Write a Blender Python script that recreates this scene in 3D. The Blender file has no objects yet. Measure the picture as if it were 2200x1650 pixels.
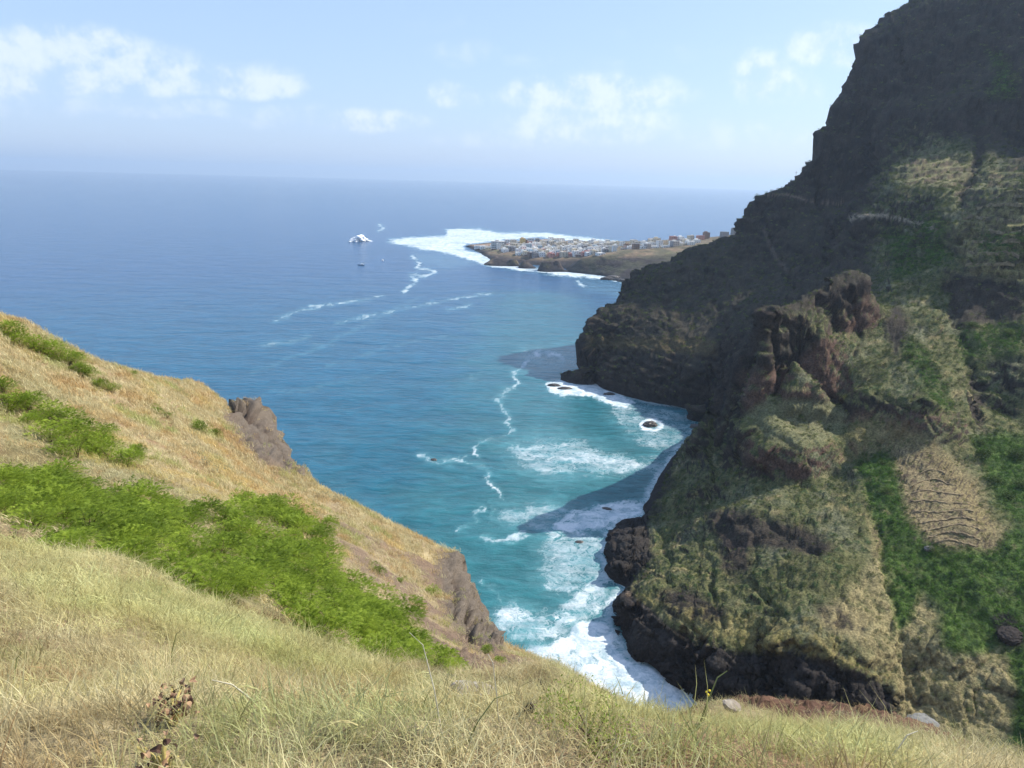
import bpy, bmesh, math, random
import numpy as np
from mathutils import Matrix, Vector

random.seed(7)
DEBUG = False
RNG = np.random.default_rng(11)
scene = bpy.context.scene
col = scene.collection

# ------------------------------------------------------------------ camera
PW, PH, FPX = 2200.0, 1650.0, 1550.0
H = 150.0                                   # eye above the sea, metres
PITCH, ROLL = math.radians(15.85), math.radians(1.6)
Fv = np.array([0, math.cos(PITCH), -math.sin(PITCH)])
R0 = np.array([1.0, 0, 0]); U0 = np.array([0, math.sin(PITCH), math.cos(PITCH)])
Xv = R0*math.cos(ROLL) + U0*math.sin(ROLL)
Yv = -R0*math.sin(ROLL) + U0*math.cos(ROLL)
EYE = np.array([0, 0, H])
cam_d = bpy.data.cameras.new('camera'); cam = bpy.data.objects.new('camera', cam_d)
col.objects.link(cam); scene.camera = cam
cam_d.sensor_width = 36.0; cam_d.lens = 36.0*FPX/PW
cam_d.clip_start = 0.05; cam_d.clip_end = 120000
M = Matrix.Identity(4)
for i in range(3):
    M[i][0], M[i][1], M[i][2], M[i][3] = Xv[i], Yv[i], -Fv[i], EYE[i]
cam.matrix_world = M

# ------------------------------------------------------------------ light
SUN_AZ, SUN_EL = math.radians(71), math.radians(40)   # azimuth clockwise from +Y (view direction)
sdir = Vector((math.sin(SUN_AZ)*math.cos(SUN_EL), math.cos(SUN_AZ)*math.cos(SUN_EL), math.sin(SUN_EL)))
sun_d = bpy.data.lights.new('sun', 'SUN'); sun = bpy.data.objects.new('sun', sun_d); col.objects.link(sun)
sun_d.energy = 4.9; sun_d.angle = math.radians(0.53); sun_d.color = (1.0, 0.95, 0.86)
sun.rotation_euler = (-sdir).to_track_quat('-Z', 'Y').to_euler()
world = bpy.data.worlds.new('World'); scene.world = world; world.use_nodes = True
scene.view_settings.view_transform = 'Standard'; scene.view_settings.look = 'None'
scene.view_settings.gamma = 1.0; scene.view_settings.use_curve_mapping = False
scene.view_settings.exposure = 0.55
scene.cycles.max_bounces = 6; scene.cycles.diffuse_bounces = 2; scene.cycles.glossy_bounces = 2
scene.cycles.transparent_max_bounces = 8; scene.cycles.volume_bounces = 0
scene.cycles.use_denoising = True


def N(nt, kind, **kw):
    n = nt.nodes.new(kind)
    for k, v in kw.items():
        if k.startswith('i_'):
            n.inputs[int(k[2:])].default_value = v
        else:
            setattr(n, k, v)
    return n

def math_(nt, op, a, b=None, clamp=False):
    n = nt.nodes.new('ShaderNodeMath'); n.operation = op; n.use_clamp = clamp
    for i, v in enumerate((a, b)):
        if v is None: continue
        if isinstance(v, (int, float)): n.inputs[i].default_value = v
        else: nt.links.new(v, n.inputs[i])
    return n.outputs[0]

def vmath(nt, op, a, b=None):
    n = nt.nodes.new('ShaderNodeVectorMath'); n.operation = op
    for i, v in enumerate((a, b)):
        if v is None: continue
        if isinstance(v, (tuple, list)): n.inputs[i].default_value = v
        else: nt.links.new(v, n.inputs[i])
    return n

def mixc(nt, f, a, b, blend='MIX'):
    n = nt.nodes.new('ShaderNodeMix'); n.data_type = 'RGBA'; n.blend_type = blend
    for i, v in ((0, f), (6, a), (7, b)):
        if isinstance(v, (int, float)): n.inputs[i].default_value = v
        elif isinstance(v, tuple): n.inputs[i].default_value = (*v, 1) if len(v) == 3 else v
        else: nt.links.new(v, n.inputs[i])
    return n.outputs[2]

def ramp(nt, f, stops):
    n = nt.nodes.new('ShaderNodeValToRGB'); e = n.color_ramp.elements
    while len(e) < len(stops): e.new(0.5)
    for el, (p, c) in zip(e, stops):
        el.position = p; el.color = (c, c, c, 1) if isinstance(c, (int, float)) else (*c, 1)
    nt.links.new(f, n.inputs[0]); return n.outputs[0]

def noise_(nt, vec, scale, detail=4, rough=0.55, dist=0.0):
    n = nt.nodes.new('ShaderNodeTexNoise'); n.inputs['Scale'].default_value = scale
    n.inputs['Detail'].default_value = detail; n.inputs['Roughness'].default_value = rough
    n.inputs['Distortion'].default_value = dist
    if vec is not None: nt.links.new(vec, n.inputs['Vector'])
    return n

def maprange(nt, v, a, b, c=0.0, d=1.0, smooth=True):
    n = nt.nodes.new('ShaderNodeMapRange'); n.interpolation_type = 'SMOOTHSTEP' if smooth else 'LINEAR'
    nt.links.new(v, n.inputs[0])
    for i, x in enumerate((a, b, c, d)): n.inputs[i+1].default_value = x
    return n.outputs[0]

# ------------------------------------------------------------------ pixel <-> world
def ray(px, py):
    d = Fv*FPX + Xv*(px-PW/2) + Yv*(PH/2-py)
    return d/np.linalg.norm(d)
def atD(px, py, D):                         # point seen at a photo pixel, D metres away on the map
    d = ray(px, py); return EYE + d*(D/math.hypot(d[0], d[1]))
def atZ(px, py, z):                         # point seen at a photo pixel at height z
    d = ray(px, py); return EYE + d*((z-H)/d[2])
def proj(P):
    q = P - EYE
    f = np.maximum(q@Fv, 1e-3)
    return PW/2 + FPX*(q@Xv)/f, PH/2 - FPX*(q@Yv)/f

# ------------------------------------------------------------------ sky
def build_world():
    nt = world.node_tree; nt.nodes.clear(); L = nt.links
    out = N(nt, 'ShaderNodeOutputWorld'); bg = N(nt, 'ShaderNodeBackground')
    L.new(bg.outputs[0], out.inputs[0])
    sky = N(nt, 'ShaderNodeTexSky', sky_type='NISHITA', sun_disc=False, sun_elevation=SUN_EL,
            sun_rotation=SUN_AZ, altitude=150.0, air_density=1.0, dust_density=1.2, ozone_density=1.0)
    tc = N(nt, 'ShaderNodeTexCoord'); v = tc.outputs['Generated']
    nv = vmath(nt, 'NORMALIZE', v).outputs[0]
    # cloud puffs: direction, angular half sizes, strength; ragged by noise
    warp = noise_(nt, nv, 9.0, 5, 0.6)
    w1 = vmath(nt, 'SUBTRACT', warp.outputs['Color'], (0.5, 0.5, 0.5)).outputs[0]
    wv = vmath(nt, 'MULTIPLY', w1, (0.075, 0.075, 0.035)).outputs[0]
    pv = vmath(nt, 'ADD', nv, wv).outputs[0]
    puffs = [(60, 130, 230, 52, 1.0), (330, 165, 210, 32, .85), (540, 180, 95, 22, .9), (120, 215, 200, 26, .38),
             (430, 232, 80, 15, .45), (780, 262, 110, 24, .8), (620, 245, 120, 22, .4), (965, 205, 48, 26, .75),
             (1000, 115, 70, 25, .33), (1270, 205, 175, 38, .95), (1260, 265, 170, 36, .8), (1640, 165, 60, 48, .95),
             (1790, 100, 70, 38, .85), (1720, 205, 45, 40, .6), (1650, 290, 190, 30, .4), (340, 245, 60, 16, .4),
             (1080, 300, 160, 20, .35)]
    tot = None
    for px, py, sx, sy, st in puffs:
        d = ray(px, py)
        e = ray(px+10, py)-ray(px-10, py); e /= np.linalg.norm(e)
        u = np.cross(e, d); u = u if u[2] > 0 else -u
        dv = vmath(nt, 'SUBTRACT', pv, tuple(d)).outputs[0]
        a = vmath(nt, 'DOT_PRODUCT', dv, tuple(e*FPX/sx)).outputs['Value']
        b = vmath(nt, 'DOT_PRODUCT', dv, tuple(u*FPX/sy)).outputs['Value']
        r2 = math_(nt, 'ADD', math_(nt, 'MULTIPLY', a, a), math_(nt, 'MULTIPLY', b, b))
        g = math_(nt, 'MULTIPLY', maprange(nt, r2, 2.1, 0.0), st)
        front = math_(nt, 'GREATER_THAN', vmath(nt, 'DOT_PRODUCT', nv, tuple(d)).outputs['Value'], 0.5)
        g = math_(nt, 'MULTIPLY', g, front)
        tot = g if tot is None else math_(nt, 'MAXIMUM', tot, g)
    # fair-weather cloud field all round, in bands parallel to the horizon
    st = vmath(nt, 'MULTIPLY', nv, (1.0, 1.0, 3.6)).outputs[0]
    fld = noise_(nt, st, 4.2, 7, 0.6, 0.2)
    sep = N(nt, 'ShaderNodeSeparateXYZ'); L.new(nv, sep.inputs[0])
    band = math_(nt, 'MULTIPLY', maprange(nt, sep.outputs[2], 0.0, 0.06), maprange(nt, sep.outputs[2], 0.42, 0.14))
    fl = math_(nt, 'MULTIPLY', maprange(nt, fld.outputs[0], 0.5, 0.72), band)
    fine = noise_(nt, nv, 26.0, 6, 0.62)
    fm = maprange(nt, fine.outputs[0], 0.30, 0.66, 0.25, 1.2)
    tot = math_(nt, 'MULTIPLY', math_(nt, 'MAXIMUM', tot, math_(nt, 'MULTIPLY', fl, 0.28)), fm, clamp=True)
    tot = math_(nt, 'MULTIPLY', maprange(nt, tot, .06, .92), 1.0)
    cc = mixc(nt, maprange(nt, fine.outputs[0], 0.35, 0.65), (5.6, 6.4, 7.7), (7.8, 8.1, 8.5))
    tint = mixc(nt, 0.5, sky.outputs[0], (4.3, 6.1, 9.6))
    c = mixc(nt, math_(nt, 'MULTIPLY', tot, 0.50), tint, cc)
    L.new(c, bg.inputs[0]); bg.inputs[1].default_value = 0.10
build_world()

# ------------------------------------------------------------------ noise in numpy
_perm = np.random.default_rng(3).permutation(256).astype(np.int32)
_perm = np.concatenate([_perm, _perm, _perm])
_grad = np.random.default_rng(4).normal(size=(256, 3)); _grad /= np.linalg.norm(_grad, axis=1)[:, None]
_grad = _grad.astype(np.float32)
def perlin(P):
    P = P.astype(np.float32)
    I = np.floor(P).astype(np.int32); f = P-I; I &= 255
    u = f*f*f*(f*(f*6-15)+10)
    out = 0
    for dx in (0, 1):
        wx = u[:, 0] if dx else 1-u[:, 0]
        hx = _perm[I[:, 0]+dx]
        for dy in (0, 1):
            wy = u[:, 1] if dy else 1-u[:, 1]
            hy = _perm[hx+I[:, 1]+dy]
            for dz in (0, 1):
                wz = u[:, 2] if dz else 1-u[:, 2]
                g = _grad[_perm[hy+I[:, 2]+dz]]
                out = out + wx*wy*wz*(g[:, 0]*(f[:, 0]-dx)+g[:, 1]*(f[:, 1]-dy)+g[:, 2]*(f[:, 2]-dz))
    return out*1.6
def fbm(P, scale, octv=4, gain=0.5, off=0.0, stretch=(1, 1, 1)):
    Q = P*np.array(stretch)*scale + off; o = 0; a = 1.0; s = 0
    for _ in range(octv):
        o = o + a*perlin(Q); s += a; a *= gain; Q = Q*2.03+17.3
    return o/s
def ridged(P, scale, octv=4, gain=0.5, off=0.0, stretch=(1, 1, 1)):
    Q = P*np.array(stretch)*scale + off; o = 0; a = 1.0; s = 0
    for _ in range(octv):
        o = o + a*(1-2*np.abs(perlin(Q))); s += a; a *= gain; Q = Q*2.03+11.1
    return o/s
def blocks(P, scale, off=0, stretch=(1, 1, 1), tilt=.5):
    """Angular broken rock: one offset and one tilted facet per cell."""
    Q = P*np.array(stretch)*scale + off; I = np.floor(Q).astype(int); best = np.full(len(P), 1e9); h = np.zeros(len(P)); tl = np.zeros(len(P)); sec = np.full(len(P), 1e9)
    for dx in (-1, 0, 1):
        for dy in (-1, 0, 1):
            for dz in (-1, 0, 1):
                J = I+np.array([dx, dy, dz]); k = _perm[(_perm[(_perm[J[:, 0] & 255]+J[:, 1]) & 255]+J[:, 2]) & 255]
                c = J+.5+_grad[k]*.45; d = Q-c; r = (d*d).sum(1); g = _grad[(k*7+13) & 255]
                m = r < best; sec = np.where(m, best, np.minimum(sec, r))
                h = np.where(m, (k/255.0-.5)*2, h); tl = np.where(m, (d*g).sum(1), tl); best = np.where(m, r, best)
    edge = np.sqrt(sec)-np.sqrt(best)
    return h*.6+tl*2*tilt - sstep(edge, .16, 0.0)*.45
def sstep(x, a, b):
    t = np.clip((x-a)/(b-a), 0, 1); return t*t*(3-2*t)
def inpoly(px, py, poly):
    n = len(poly); c = np.zeros(px.shape, bool)
    j = n-1
    for i in range(n):
        xi, yi = poly[i]; xj, yj = poly[j]
        if yi != yj:
            c ^= ((yi > py) != (yj > py)) & (px < (xj-xi)*(py-yi)/(yj-yi)+xi)
        j = i
    return c
def softpoly(px, py, poly, feather=6.0):
    if feather <= 0: return inpoly(px, py, poly).astype(float)
    o = 0
    for a in range(6):
        o = o + inpoly(px+feather*math.cos(a*1.047), py+feather*math.sin(a*1.047), poly)
    return o/6.0
def polydist(px, py, pts):
    d = np.full(px.shape, 1e9)
    for (x0, y0), (x1, y1) in zip(pts[:-1], pts[1:]):
        vx, vy = x1-x0, y1-y0
        t = np.clip(((px-x0)*vx+(py-y0)*vy)/(vx*vx+vy*vy+1e-9), 0, 1)
        d = np.minimum(d, np.hypot(px-x0-t*vx, py-y0-t*vy))
    return d

# ------------------------------------------------------------------ height fields
class Field:
    def __init__(s, c=2.0): s.pts = []; s.c = c
    def add(s, p, lam=0.0): s.pts.append((*p[:3], lam))
    def line(s, pts, step, lam=0.0):
        pts = [np.asarray(p, float) for p in pts]
        for a, b in zip(pts[:-1], pts[1:]):
            n = max(1, int(round(np.linalg.norm((b-a)[:2])/step)))
            for k in range(n): s.add(a+(b-a)*k/n, lam)
        s.add(pts[-1], lam)
    def solve(s):
        P = np.array(s.pts); keep = []
        for i, p in enumerate(P):               # drop points closer than 0.5 m on the map
            if all((P[j, 0]-p[0])**2+(P[j, 1]-p[1])**2 > (0.25*s.c)**2+1e-3 for j in keep): keep.append(i)
        P = P[keep]; s.X = P[:, :2]; n = len(P)
        r = np.hypot(P[:, None, 0]-P[None, :, 0], P[:, None, 1]-P[None, :, 1])
        K = -np.sqrt(r*r+s.c**2) + np.diag(P[:, 3])
        A = np.zeros((n+3, n+3)); A[:n, :n] = K; A[:n, n] = 1; A[:n, n+1:] = s.X; A[n:, :n] = A[:n, n:].T
        s.w = np.linalg.solve(A, np.concatenate([P[:, 2], [0, 0, 0]])); s.n = n
        if DEBUG:
            e = P[:, 3]*s.w[:n]; o = np.argsort(-np.abs(e))[:28]
            px, py = proj(P[:, :3])
            print('centres', n, [(int(px[i]), int(py[i]), round(float(P[i, 2]), 1), round(float(e[i]), 1)) for i in o])
            K0 = np.linalg.inv(A); loo = s.w[:n]/np.diag(K0)[:n]; o = np.argsort(-np.abs(loo))[:45]
            print('LOO', [(int(px[i]), int(py[i]), round(float(P[i, 2]), 1), round(float(loo[i]), 1)) for i in o])
    def __call__(s, x, y):
        sh = x.shape; x = x.ravel(); y = y.ravel(); o = np.empty(x.size)
        X = s.X.astype(np.float32); w = s.w[:s.n].astype(np.float64)
        for k in range(0, x.size, 20000):
            xx = x[k:k+20000].astype(np.float32); yy = y[k:k+20000].astype(np.float32)
            r = np.sqrt((xx[:, None]-X[:, 0])**2+(yy[:, None]-X[:, 1])**2+np.float32(s.c**2))
            o[k:k+20000] = -(r@w) + s.w[s.n]+s.w[s.n+1]*x[k:k+20000]+s.w[s.n+2]*y[k:k+20000]
        return o.reshape(sh)

def bilin(G, ia, ir):
    a0 = np.clip(np.floor(ia).astype(int), 0, G.shape[0]-2); r0 = np.clip(np.floor(ir).astype(int), 0, G.shape[1]-2)
    fa = ia-a0; fr = ir-r0
    return (G[a0, r0]*(1-fa)*(1-fr)+G[a0+1, r0]*fa*(1-fr)+G[a0, r0+1]*(1-fa)*fr+G[a0+1, r0+1]*fa*fr)

def polar_grid(fn, az, rad, nr, zmin=-6.0, hidden=0.18, coarse_a=2):
    """Vertices of a height field on a polar grid, rows spread evenly along the visible slope."""
    azc = az[::coarse_a] if (len(az)-1) % coarse_a == 0 else az
    A, R = np.meshgrid(azc, rad, indexing='ij')
    Z = fn(R*np.sin(A), R*np.cos(A))
    ia = np.interp(az, azc, np.arange(len(azc)))
    rf = np.arange(len(rad))
    Zf = bilin(Z, np.repeat(ia[:, None], len(rad), 1), np.repeat(rf[None, :].astype(float), len(az), 0))
    Rf = np.repeat(rad[None, :], len(az), 0)
    ang = (Zf-H)/Rf
    run = np.maximum.accumulate(ang, axis=1)
    vis = (ang >= run-0.012) & (Zf > zmin)
    ds = np.hypot(np.diff(Rf, axis=1), np.diff(Zf, axis=1))
    dr = np.diff(Rf, axis=1)
    app = 0.55*np.abs(np.diff(ang, axis=1)) + 0.45*ds/Rf[:, 1:]*0.7
    w = app*np.where(vis[:, 1:], 1.0, hidden)+1e-7
    w = np.where(Zf[:, 1:] < zmin, w*0.03, w)
    for _ in range(3): w[1:-1] = (w[:-2]+2*w[1:-1]+w[2:])/4
    cum = np.concatenate([np.zeros((len(az), 1)), np.cumsum(w, axis=1)], axis=1)
    cum /= cum[:, -1:]
    t = np.linspace(0, 1, nr)
    Ro = np.empty((len(az), nr)); Zo = np.empty((len(az), nr))
    for i in range(len(az)):
        Ro[i] = np.interp(t, cum[i], rad); Zo[i] = np.interp(Ro[i], rad, Zf[i])
    Ag = np.repeat(az[:, None], nr, 1)
    return np.stack([Ro*np.sin(Ag), Ro*np.cos(Ag), Zo], -1)

def grid_normals(V):
    du = np.gradient(V, axis=0); dv = np.gradient(V, axis=1)
    n = np.cross(du, dv); n /= np.linalg.norm(n, axis=2)[..., None]+1e-12
    n[n[..., 2] < 0] *= -1
    return n

def grid_mesh(name, V, mat, attrs=None, smooth=True):
    na, nr = V.shape[:2]
    idx = np.arange(na*nr).reshape(na, nr)
    f = np.stack([idx[:-1, :-1], idx[:-1, 1:], idx[1:, 1:], idx[1:, :-1]], -1).reshape(-1, 4)
    me = bpy.data.meshes.new(name)
    me.vertices.add(na*nr); me.vertices.foreach_set('co', V.reshape(-1).astype(np.float32))
    me.loops.add(f.size); me.loops.foreach_set('vertex_index', f.reshape(-1).astype(np.int32))
    me.polygons.add(len(f)); me.polygons.foreach_set('loop_start', np.arange(0, f.size, 4, dtype=np.int32))
    me.polygons.foreach_set('loop_total', np.full(len(f), 4, np.int32))
    me.polygons.foreach_set('use_smooth', np.full(len(f), smooth, bool))
    me.update(calc_edges=True)
    for k, a in (attrs or {}).items():
        if a.shape[-1] == 3:
            at = me.attributes.new(k, 'FLOAT_COLOR', 'POINT')
            c = np.ones((na*nr, 4), np.float32); c[:, :3] = a.reshape(-1, 3); at.data.foreach_set('color', c.ravel())
        else:
            at = me.attributes.new(k, 'FLOAT', 'POINT'); at.data.foreach_set('value', a.reshape(-1).astype(np.float32))
    me.materials.append(mat)
    o = bpy.data.objects.new(name, me); col.objects.link(o); return o

def mesh_obj(name, verts, faces, mat, parent=None, smooth=False):
    me = bpy.data.meshes.new(name); me.from_pydata([tuple(v) for v in verts], [], faces)
    for m in (mat if isinstance(mat, list) else [mat]): me.materials.append(m)
    if smooth: me.polygons.foreach_set('use_smooth', np.full(len(me.polygons), True))
    me.update()
    o = bpy.data.objects.new(name, me); col.objects.link(o)
    if parent: o.parent = parent
    return o

def structure(o): o['kind'] = 'structure'; return o
def stuff(o): o['kind'] = 'stuff'; return o
def tag(o, label, cat, group=None):
    o['label'] = label; o['category'] = cat
    if group: o['group'] = group
    return o
def copy_tree(src, loc=None, rz=None, sc=None, parent=None):
    o = src.copy(); col.objects.link(o)
    if parent: o.parent = parent
    if loc is not None: o.location = loc
    if rz is not None: o.rotation_euler = (o.rotation_euler[0], o.rotation_euler[1], rz)
    if sc is not None: o.scale = sc
    for ch in src.children: copy_tree(ch, parent=o)
    return o

# ------------------------------------------------------------------ materials
def new_mat(name):
    m = bpy.data.materials.new(name); m.use_nodes = True; nt = m.node_tree; nt.nodes.clear()
    out = N(nt, 'ShaderNodeOutputMaterial'); return m, nt, out
def principled(nt, out, rough=0.9, spec=0.2):
    b = N(nt, 'ShaderNodeBsdfPrincipled'); b.inputs['Roughness'].default_value = rough
    b.inputs['Specular IOR Level'].default_value = spec
    nt.links.new(b.outputs[0], out.inputs[0]); return b

def terrain_mat(name, fine, bumpd, contrast=(0.62, 1.35), spec=0.12):
    m, nt, out = new_mat(name); b = principled(nt, out, 0.92, spec)
    at = N(nt, 'ShaderNodeAttribute', attribute_name='col')
    geo = N(nt, 'ShaderNodeNewGeometry')
    n1 = noise_(nt, geo.outputs['Position'], fine, 6, 0.68)
    n2 = noise_(nt, geo.outputs['Position'], fine*0.17, 5, 0.6)
    k = math_(nt, 'MULTIPLY', maprange(nt, n1.outputs[0], 0.28, 0.72, *contrast), maprange(nt, n2.outputs[0], 0.3, 0.7, 0.85, 1.15))
    cb = N(nt, 'ShaderNodeCombineXYZ')
    for i in range(3): nt.links.new(k, cb.inputs[i])
    c = mixc(nt, 1.0, at.outputs['Color'], cb.outputs[0], 'MULTIPLY')
    nt.links.new(c, b.inputs['Base Color'])
    bp = N(nt, 'ShaderNodeBump'); bp.inputs['Strength'].default_value = 0.9; bp.inputs['Distance'].default_value = bumpd
    nt.links.new(n1.outputs[0], bp.inputs['Height']); nt.links.new(bp.outputs[0], b.inputs['Normal'])
    return m

def plain_mat(name, c, rough=0.85, spec=0.2, var=0.0, scale=3.0, c2=None):
    m, nt, out = new_mat(name); b = principled(nt, out, rough, spec)
    if c2 is None: c2 = tuple(x*(1-var) for x in c)
    geo = N(nt, 'ShaderNodeNewGeometry'); n = noise_(nt, geo.outputs['Position'], scale, 4, 0.6)
    nt.links.new(mixc(nt, maprange(nt, n.outputs[0], 0.35, 0.65), c, c2), b.inputs['Base Color'])
    return m

# ================================================================== TERRAIN SHAPES
# ---- the mountain, the headland and the buttress across the cove
massif = Field(2.5)
shore = [(1263, 818), (1300, 838), (1345, 852), (1400, 865), (1460, 875), (1519, 886), (1515, 912), (1482, 948), (1442, 985), (1412, 1030),
         (1388, 1080), (1372, 1108), (1305, 1138), (1291, 1190), (1305, 1235), (1338, 1258), (1322, 1290), (1320, 1340),
         (1350, 1400), (1420, 1460), (1500, 1510), (1600, 1590), (1700, 1680)]
SH = [atZ(x, y, 0.0) for x, y in shore]
massif.line(SH, 9)
for k in range(1, len(SH)-1):                   # sea bed just off the rocks, towards the left
    t = SH[k+1]-SH[k-1]; n = np.array([t[1], -t[0]]); n /= np.hypot(*n)
    if n@(np.array([-1, -0.2])) < 0: n = -n
    for d, z in ((7, -9), (30, -14)):
        massif.add((SH[k][0]+n[0]*d, SH[k][1]+n[1]*d, z))
crest = [(1264, 795, 545), (1263, 765, 552), (1268, 730, 562), (1284, 692, 575), (1312, 657, 592), (1343, 624, 610), (1350, 599, 622),
         (1380, 582, 632), (1440, 562, 645), (1480, 537, 655), (1530, 519, 665), (1592, 497, 672), (1612, 466, 672), (1630, 440, 675),
         (1645, 420, 677), (1668, 411, 680), (1710, 384, 690), (1762, 335, 700), (1768, 298, 708), (1788, 262, 718), (1806, 222, 730),
         (1822, 190, 742), (1850, 140, 758), (1855, 100, 765), (1880, 68, 785), (1925, 30, 802), (1972, -10, 815), (2060, -50, 815), (2220, -70, 810)]
CR = [atD(*c) for c in crest]
massif.line(CR, 16)
D_PTS = [  # headland and mountain face
    (1400, 640, 592), (1400, 720, 545), (1400, 800, 508), (1500, 620, 600), (1500, 700, 542), (1500, 780, 498), (1500, 850, 470), (1330, 700, 566), (1330, 770, 535),
    (1600, 560, 622), (1600, 640, 565), (1600, 740, 508), (1700, 460, 655), (1700, 540, 615), (1700, 620, 565), (1770, 600, 530),
    (1800, 360, 690), (1800, 450, 655), (1800, 540, 590), (1900, 160, 735), (1900, 280, 695), (1850, 400, 675),
    (2000, 60, 762), (2000, 180, 720), (2100, 60, 755), (2190, 30, 757), (2100, 180, 710), (2150, 110, 735), (2195, 180, 705),
    (2020, 280, 678), (2110, 330, 650), (2060, 400, 600), (2195, 320, 680), (2150, 400, 580),
    # lit spur and its saddle
    (2110, 110, 742), (2080, 190, 705), (1985, 240, 685), (1960, 290, 675), (1935, 350, 615), (1960, 400, 580), (1915, 400, 588), (1850, 464, 565), (1900, 462, 560), (1960, 472, 550),
    (2000, 350, 612), (2040, 385, 588), (2000, 430, 560), (1930, 510, 542), (1888, 520, 545), (1868, 590, 505), (1872, 640, 468), (1884, 668, 432), (1960, 560, 500), (1930, 610, 465), (1985, 620, 450),
    # hump, terraces and ravine sides
    (1975, 500, 525), (2022, 464, 512), (2060, 480, 500), (2068, 466, 505), (2120, 445, 500), (2200, 398, 500), (2200, 478, 465), (2120, 500, 480), (2050, 540, 485), (2000, 560, 485),
    (2170, 590, 448), (2090, 588, 452), (2040, 590, 458), (2060, 690, 415), (2130, 690, 425), (2200, 660, 428), (2000, 680, 412), (2100, 760, 395), (2190, 760, 395),
    (1940, 660, 425), (1960, 740, 385), (2030, 790, 365), (2080, 860, 355), (2090, 940, 335), (2150, 900, 370), (2200, 880, 370),
    (1900, 700, 402), (1925, 770, 372), (1985, 845, 326), (2050, 900, 332), (1985, 885, 323),
    (2110, 980, 325), (2200, 1000, 330), (2060, 1000, 312)]
for p in D_PTS: massif.add(atD(*p), 1.5)
massif.line([atD(*p) for p in [(1640, 692, 346), (1690, 664, 361), (1740, 640, 376), (1785, 618, 389), (1800, 604, 393), (1848, 590, 404)]], 7)
massif.line([atD(*p) for p in [(1848, 590, 404), (1862, 625, 405), (1872, 690, 400)]], 6)
for p in [(1600, 790, 352), (1608, 850, 344), (1570, 885, 356), (1540, 905, 376), (1650, 780, 338), (1650, 850, 338),
          (1740, 740, 359), (1700, 780, 344), (1830, 700, 390), (1860, 720, 391), (1900, 790, 366), (1800, 780, 364), (1880, 800, 362),
          (1700, 700, 359), (1780, 680, 382), (1760, 838, 337), (1850, 835, 343), (1690, 832, 333)]:
    massif.add(atD(*p))
# far side of the crag falls into the cove behind it
for x, y, D, dz in [(1640, 692, 346, 28), (1740, 640, 376, 34), (1830, 595, 402, 24)]:
    p = atD(x, y, D); massif.add((p[0]-2, p[1]+26, p[2]-dz))
Z_PTS = [(1595, 897, 47), (1620, 925, 47), (1660, 948, 47), (1720, 966, 47), (1780, 950, 48), (1812, 915, 50), (1810, 885, 52), (1770, 864, 54), (1700, 858, 53), (1640, 868, 51),
         (1700, 910, 50), (1765, 905, 51.5),
         (1840, 925, 51), (1900, 908, 55), (1960, 925, 57), (1850, 1000, 46), (1930, 1000, 47), (2000, 1000, 50), (1900, 1100, 41), (2000, 1150, 41), (2100, 1150, 44),
         (1890, 1200, 36), (1990, 1260, 33), (2100, 1260, 37), (2200, 1260, 37), (1920, 1330, 28), (2030, 1370, 29), (2130, 1370, 29), (2200, 1400, 29), (1960, 1450, 21), (2080, 1480, 22),
         (1960, 1545, 14), (2080, 1580, 16), (2200, 1580, 19), (2120, 1080, 45), (2200, 1120, 45),
         (1560, 960, 31), (1600, 985, 34), (1650, 1010, 35), (1715, 1035, 36), (1790, 1025, 38), (1822, 985, 42),
         (1508, 1022, 22), (1528, 1060, 21), (1545, 1035, 26), (1500, 1130, 17), (1478, 1172, 15), (1412, 1222, 11.5), (1350, 1264, 7),
         (1460, 1050, 9), (1440, 1120, 7), (1420, 1180, 7), (1345, 1160, 7), (1335, 1205, 8), (1390, 1150, 7),
         (1600, 1100, 30), (1700, 1100, 35), (1800, 1100, 39), (1760, 1200, 36), (1650, 1200, 29), (1650, 1270, 26), (1540, 1180, 21), (1500, 1260, 18), (1440, 1290, 14), (1600, 1350, 20), (1700, 1370, 25),
         (1800, 1300, 31), (1850, 1400, 27), (1740, 1450, 20), (1550, 1420, 15), (1840, 1470, 21), (1900, 1490, 20), (1640, 1480, 9.5), (1760, 1560, 8), (1860, 1560, 12),
         (1352, 1290, 9), (1400, 1335, 10), (1480, 1385, 12), (1380, 1390, 5.5), (1450, 1440, 5), (1530, 1490, 5)]
for p in Z_PTS: massif.add(atZ(*p), 0.8)
for az, D, z in [(50, 600, 240), (65, 500, 200), (80, 420, 150), (48, 420, 85), (41, 430, 80), (62, 350, 110), (80, 300, 90), (50, 300, 55), (62, 220, 50),
                 (80, 180, 60), (48, 200, 45), (60, 140, 40), (45, 140, 32), (80, 110, 60), (30, 110, 18), (20, 120, 0), (12, 150, -10), (45, 100, 40), (30, 90, 30),
                 (42, 850, 300), (60, 900, 260), (80, 800, 200), (20, 1000, 60), (2, 560, -14), (0, 700, -14), (1, 300, -14), (2, 200, -14), (5, 160, -14)]:
    a = math.radians(az); massif.add((D*math.sin(a), D*math.cos(a), z))
massif.solve()

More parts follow.
